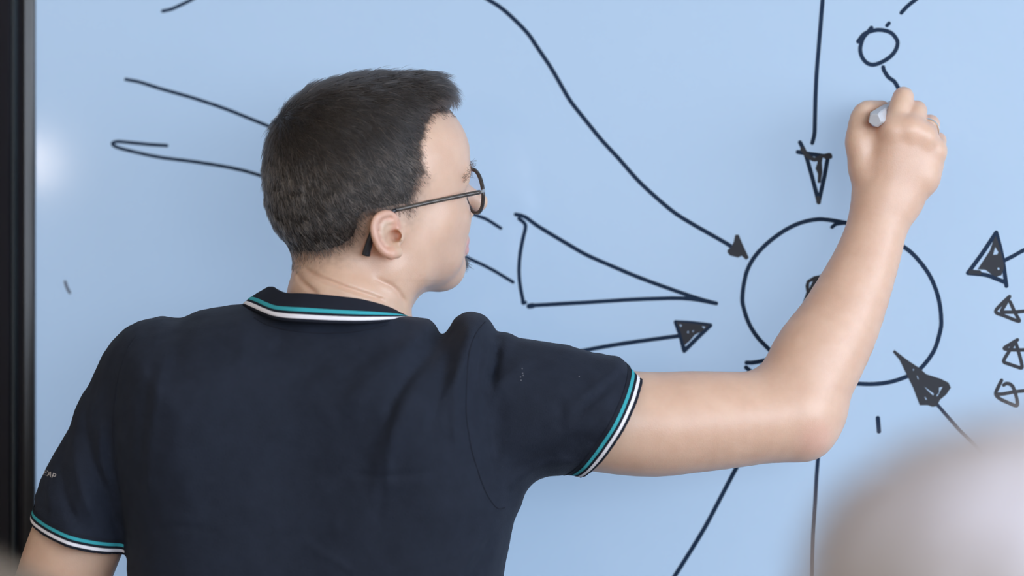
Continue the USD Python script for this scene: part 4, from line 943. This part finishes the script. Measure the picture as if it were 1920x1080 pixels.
# ------------------------------------------------------------------ the audience in front of the camera, out of focus
def watcher(name, label, hx, hy, hz, rot, hair_r, hair_mat, hair_col, shirt_mat, seed, skin, tilt=0.0):
    """A person on a chair facing the board; (hx, hy, hz) is the middle of the head."""
    Hm = frame(A([hx, hy, hz]), rot, tilt, 0.0)
    seat = hz - .80; fw = A([math.sin(rot * .5), math.cos(rot * .5), 0]); rt = A([fw[1], -fw[0], 0]); o = A([hx, hy, 0]) - fw * .02
    g = lambda r, f, z: o + rt * r + fw * f + ZV * z
    xs, ys, zs = np.arange(hx - .36, hx + .36, .006), np.arange(hy - .22, hy + .78, .007), np.arange(-.01, hz + .20, .006)
    body_parts = {}
    def fill(F, grow, what):
        if 'torso' in what:
            F.chain([g(0, 0, seat + .10), g(0, -.02, seat + .30), g(0, -.03, seat + .44)], [.125 + grow, .115 + grow, .120 + grow], .04, ys=.85)
            F.cone(g(-.13, -.02, hz - .235), g(.13, -.02, hz - .235), .062 + grow, .062 + grow, .06)
            for s in (-1, 1): F.chain([g(s * .175, -.02, hz - .245), g(s * .22, .03, hz - .50), g(s * .205, .06, hz - .54)], [.054 + grow, .044 + grow, .040 + grow], .04)
        if 'fore' in what:
            for s in (-1, 1): F.chain([g(s * .205, .06, hz - .54), g(s * .15, .20, seat + .19), g(s * .12, .28, seat + .175)], [.040 + grow, .034 + grow, .028 + grow], .02)
        if 'leg' in what:
            F.cone(g(-.09, 0, seat + .10), g(.09, 0, seat + .10), .115 + grow, .115 + grow, .05)
            for s in (-1, 1): F.chain([g(s * .09, .02, seat + .09), g(s * .12, .40, seat + .08), g(s * .12, .43, seat + .02), g(s * .12, .43, .10)], [.085 + grow, .062 + grow, .060 + grow, .045 + grow], .03, dense=3)
    F = Field(xs, ys, zs); head(F, Hm)
    for s in (-1, 1):
        F.chain([tr(Hm, (s * .073, -.012, .018)), tr(Hm, (s * .085, -.030, .012)), tr(Hm, (s * .084, -.030, -.012)), tr(Hm, (s * .074, -.016, -.032))], [.005, .006, .006, .006], .008)
    F.chain([Hm[:3, 3] + ZV * -.04 - fw * .01, g(0, -.02, hz - .16), g(0, -.025, hz - .22)], [.050, .053, .062], .02)
    fill(F, -.008, ('torso', 'fore', 'leg'))
    for s in (-1, 1):                                   # hands resting on the thighs
        w = g(s * .12, .28, seat + .175)
        F.cone(w, w + fw * .06 - ZV * .008, .026, .030, .015)
        for i, L in enumerate((.062, .070, .066, .052)):
            k = w + fw * .085 - ZV * .008 + rt * (i - 1.5) * .019
            F.chain([k, k + fw * L * .55 - ZV * .006, k + fw * L * .9 - ZV * .026], [.0095, .0088, .0075], .003)
        F.chain([w + fw * .03, w + fw * .05 - rt * s * .036 - ZV * .008, w + fw * .08 - rt * s * .042 - ZV * .014], [.014, .011, .009], .006)
    bm = F.mesh(1); del F
    t = thing(name, label, 'person', (hx, hy, 0), group=None)
    obj('body', bm, M['skin'], t, tint=np.tile(A(skin), (len(bm.vertices), 1)))
    for nm, what, mt in (('jumper', ('torso', 'fore'), shirt_mat), ('trousers', ('leg',), M['trousers'])):
        F = Field(xs, ys, zs); fill(F, .004, what)
        if nm == 'jumper': F.cone(g(0, -.02, hz - .20), g(0, -.02, hz - .10), .058, .060, .01, cut=True)
        obj(nm, F.mesh(1), mt, t, smooth=True); del F
    for s in (-1, 1):
        F = Field(np.arange(hx - .36, hx + .36, .006), np.arange(hy + .2, hy + .72, .006), np.arange(-.01, .18, .006))
        F.chain([g(s * .12, .40, .040), g(s * .125, .50, .038), g(s * .13, .585, .028)], [.040, .042, .034], .02); F.cone(g(s * .12, .43, .05), g(s * .12, .43, .12), .042, .048, .02)
        F.put(lambda X, Y, Z: Z + 0 * X + 0 * Y, (-9, -9, -9), (9, 9, 9), cut=True)
        obj('shoe', F.mesh(1), M['leather'], t, smooth=True)
    F = Field(np.arange(hx - .16, hx + .16, .004), np.arange(hy - .16, hy + .16, .004), np.arange(hz - .13, hz + .18, .004))
    F.ell(Hm, (0, -.010, .036), (hair_r, hair_r + .018, .108)); F.ell(Hm, (0, -.045, .0), (hair_r * .93, .075, .080), .03)
    for s in (-1, 1): F.ell(Hm, (s * .03, .04, .09), (.05, .05, .035), .02)
    F.put(lambda X, Y, Z: .5 * (np.sin((X * 190 + Z * 60)) * np.sin(Y * 120 + Z * 90)) * .004 + F.f, (-9, -9, -9), (9, 9, 9))
    F.ell(Hm, (0, .125, -.02), (.075, .070, .105), .01, cut=True)
    F.ell(Hm, (0, .02, -.115), (.16, .13, .065), .01, cut=True)
    hm = F.mesh(1)
    hr = obj('hair', hm, hair_mat[0], t, smooth=True, label=hair_col)
    pts, w = comb(hm, 4000, (0, -.06, .13), Hm, lambda l: np.full(len(l), .030), .35, seed, lambda l, r: l[:, 1] < .10, width=.0006, droop=.6)
    curves('hair_strand', pts, w, hair_mat[1], hr)
    return t, seat, g
M['grey_hair'] = noisy('pale_grey_hair', (0.40, 0.34, 0.28), (0.78, 0.74, 0.80), 14.0, 0.6)
M['grey_strand'] = noisy('pale_grey_strand', (0.42, 0.36, 0.31), (0.80, 0.76, 0.82), 14.0, 0.5)
M['tan_hair'] = noisy('tan_hair', (0.16, 0.12, 0.085), (0.24, 0.19, 0.14), 30.0, 0.6)
M['jumper_grey'] = noisy('grey_jumper', (0.20, 0.20, 0.22), (0.26, 0.26, 0.28), 120.0, 0.9)
M['jumper_blue'] = noisy('blue_jumper', (0.05, 0.08, 0.14), (0.07, 0.11, 0.18), 120.0, 0.9)
def seat_chair(name, label, seat, g):
    """A plain meeting chair under a sitter."""
    c = thing(name, label, 'chair', g(0, 0, 0))
    def slab(r0, r1, f0, f1, z0, z1, b=.012):
        m = trimesh.creation.box((r1 - r0, f1 - f0, z1 - z0)); hx_, hy_, hz_ = A([r1 - r0, f1 - f0, z1 - z0]) / 2
        p = trimesh.convex.convex_hull(A([(sx * (hx_ - (b if a_ else 0)), sy * (hy_ - (b if a_ != 1 else 0)), sz * (hz_ - (b if a_ != 2 else 0))) for a_ in range(3) for sx in (-1, 1) for sy in (-1, 1) for sz in (-1, 1)]))
        q = p.vertices + A([(r0 + r1) / 2, (f0 + f1) / 2, (z0 + z1) / 2])
        return trimesh.Trimesh(np.stack([g(*x) for x in q]), p.faces[:, ::-1] if np.cross(g(1, 0, 0) - g(0, 0, 0), g(0, 1, 0) - g(0, 0, 0))[2] < 0 else p.faces, process=False)
    obj('seat', slab(-.23, .23, -.20, .26, seat - .075, seat - .025), M['jumper_blue'], c)
    obj('backrest', slab(-.21, .21, -.235, -.20, seat + .12, seat + .44), M['jumper_blue'], c)
    for r in (-.2, .2):
        obj('leg', tube([g(r, .23, 0), g(r, .23, seat - .07)], .012), M['steel'], c, smooth=40)
        obj('leg', tube([g(r, -.19, 0), g(r, -.19, seat - .05), g(r, -.218, seat + .14)], .012), M['steel'], c, smooth=40)
wt, ws, wg = watcher('person', 'blurred grey-haired person close to the camera at the lower right', .2150, -1.45, 1.2550, -.05, .108, (M['grey_hair'], M['grey_strand']), 'pale grey hair', M['jumper_grey'], 31, (.66, .44, .36))
seat_chair('chair', 'chair under the blurred grey-haired person', ws, wg)
wt2, ws2, wg2 = watcher('person', 'blurred tan-haired person at the lower left corner', -.335, -1.05, 1.163, .10, .090, (M['tan_hair'], M['tan_hair']), 'tan hair', M['jumper_blue'], 32, (.62, .42, .33))
seat_chair('chair', 'chair under the blurred tan-haired person', ws2, wg2)
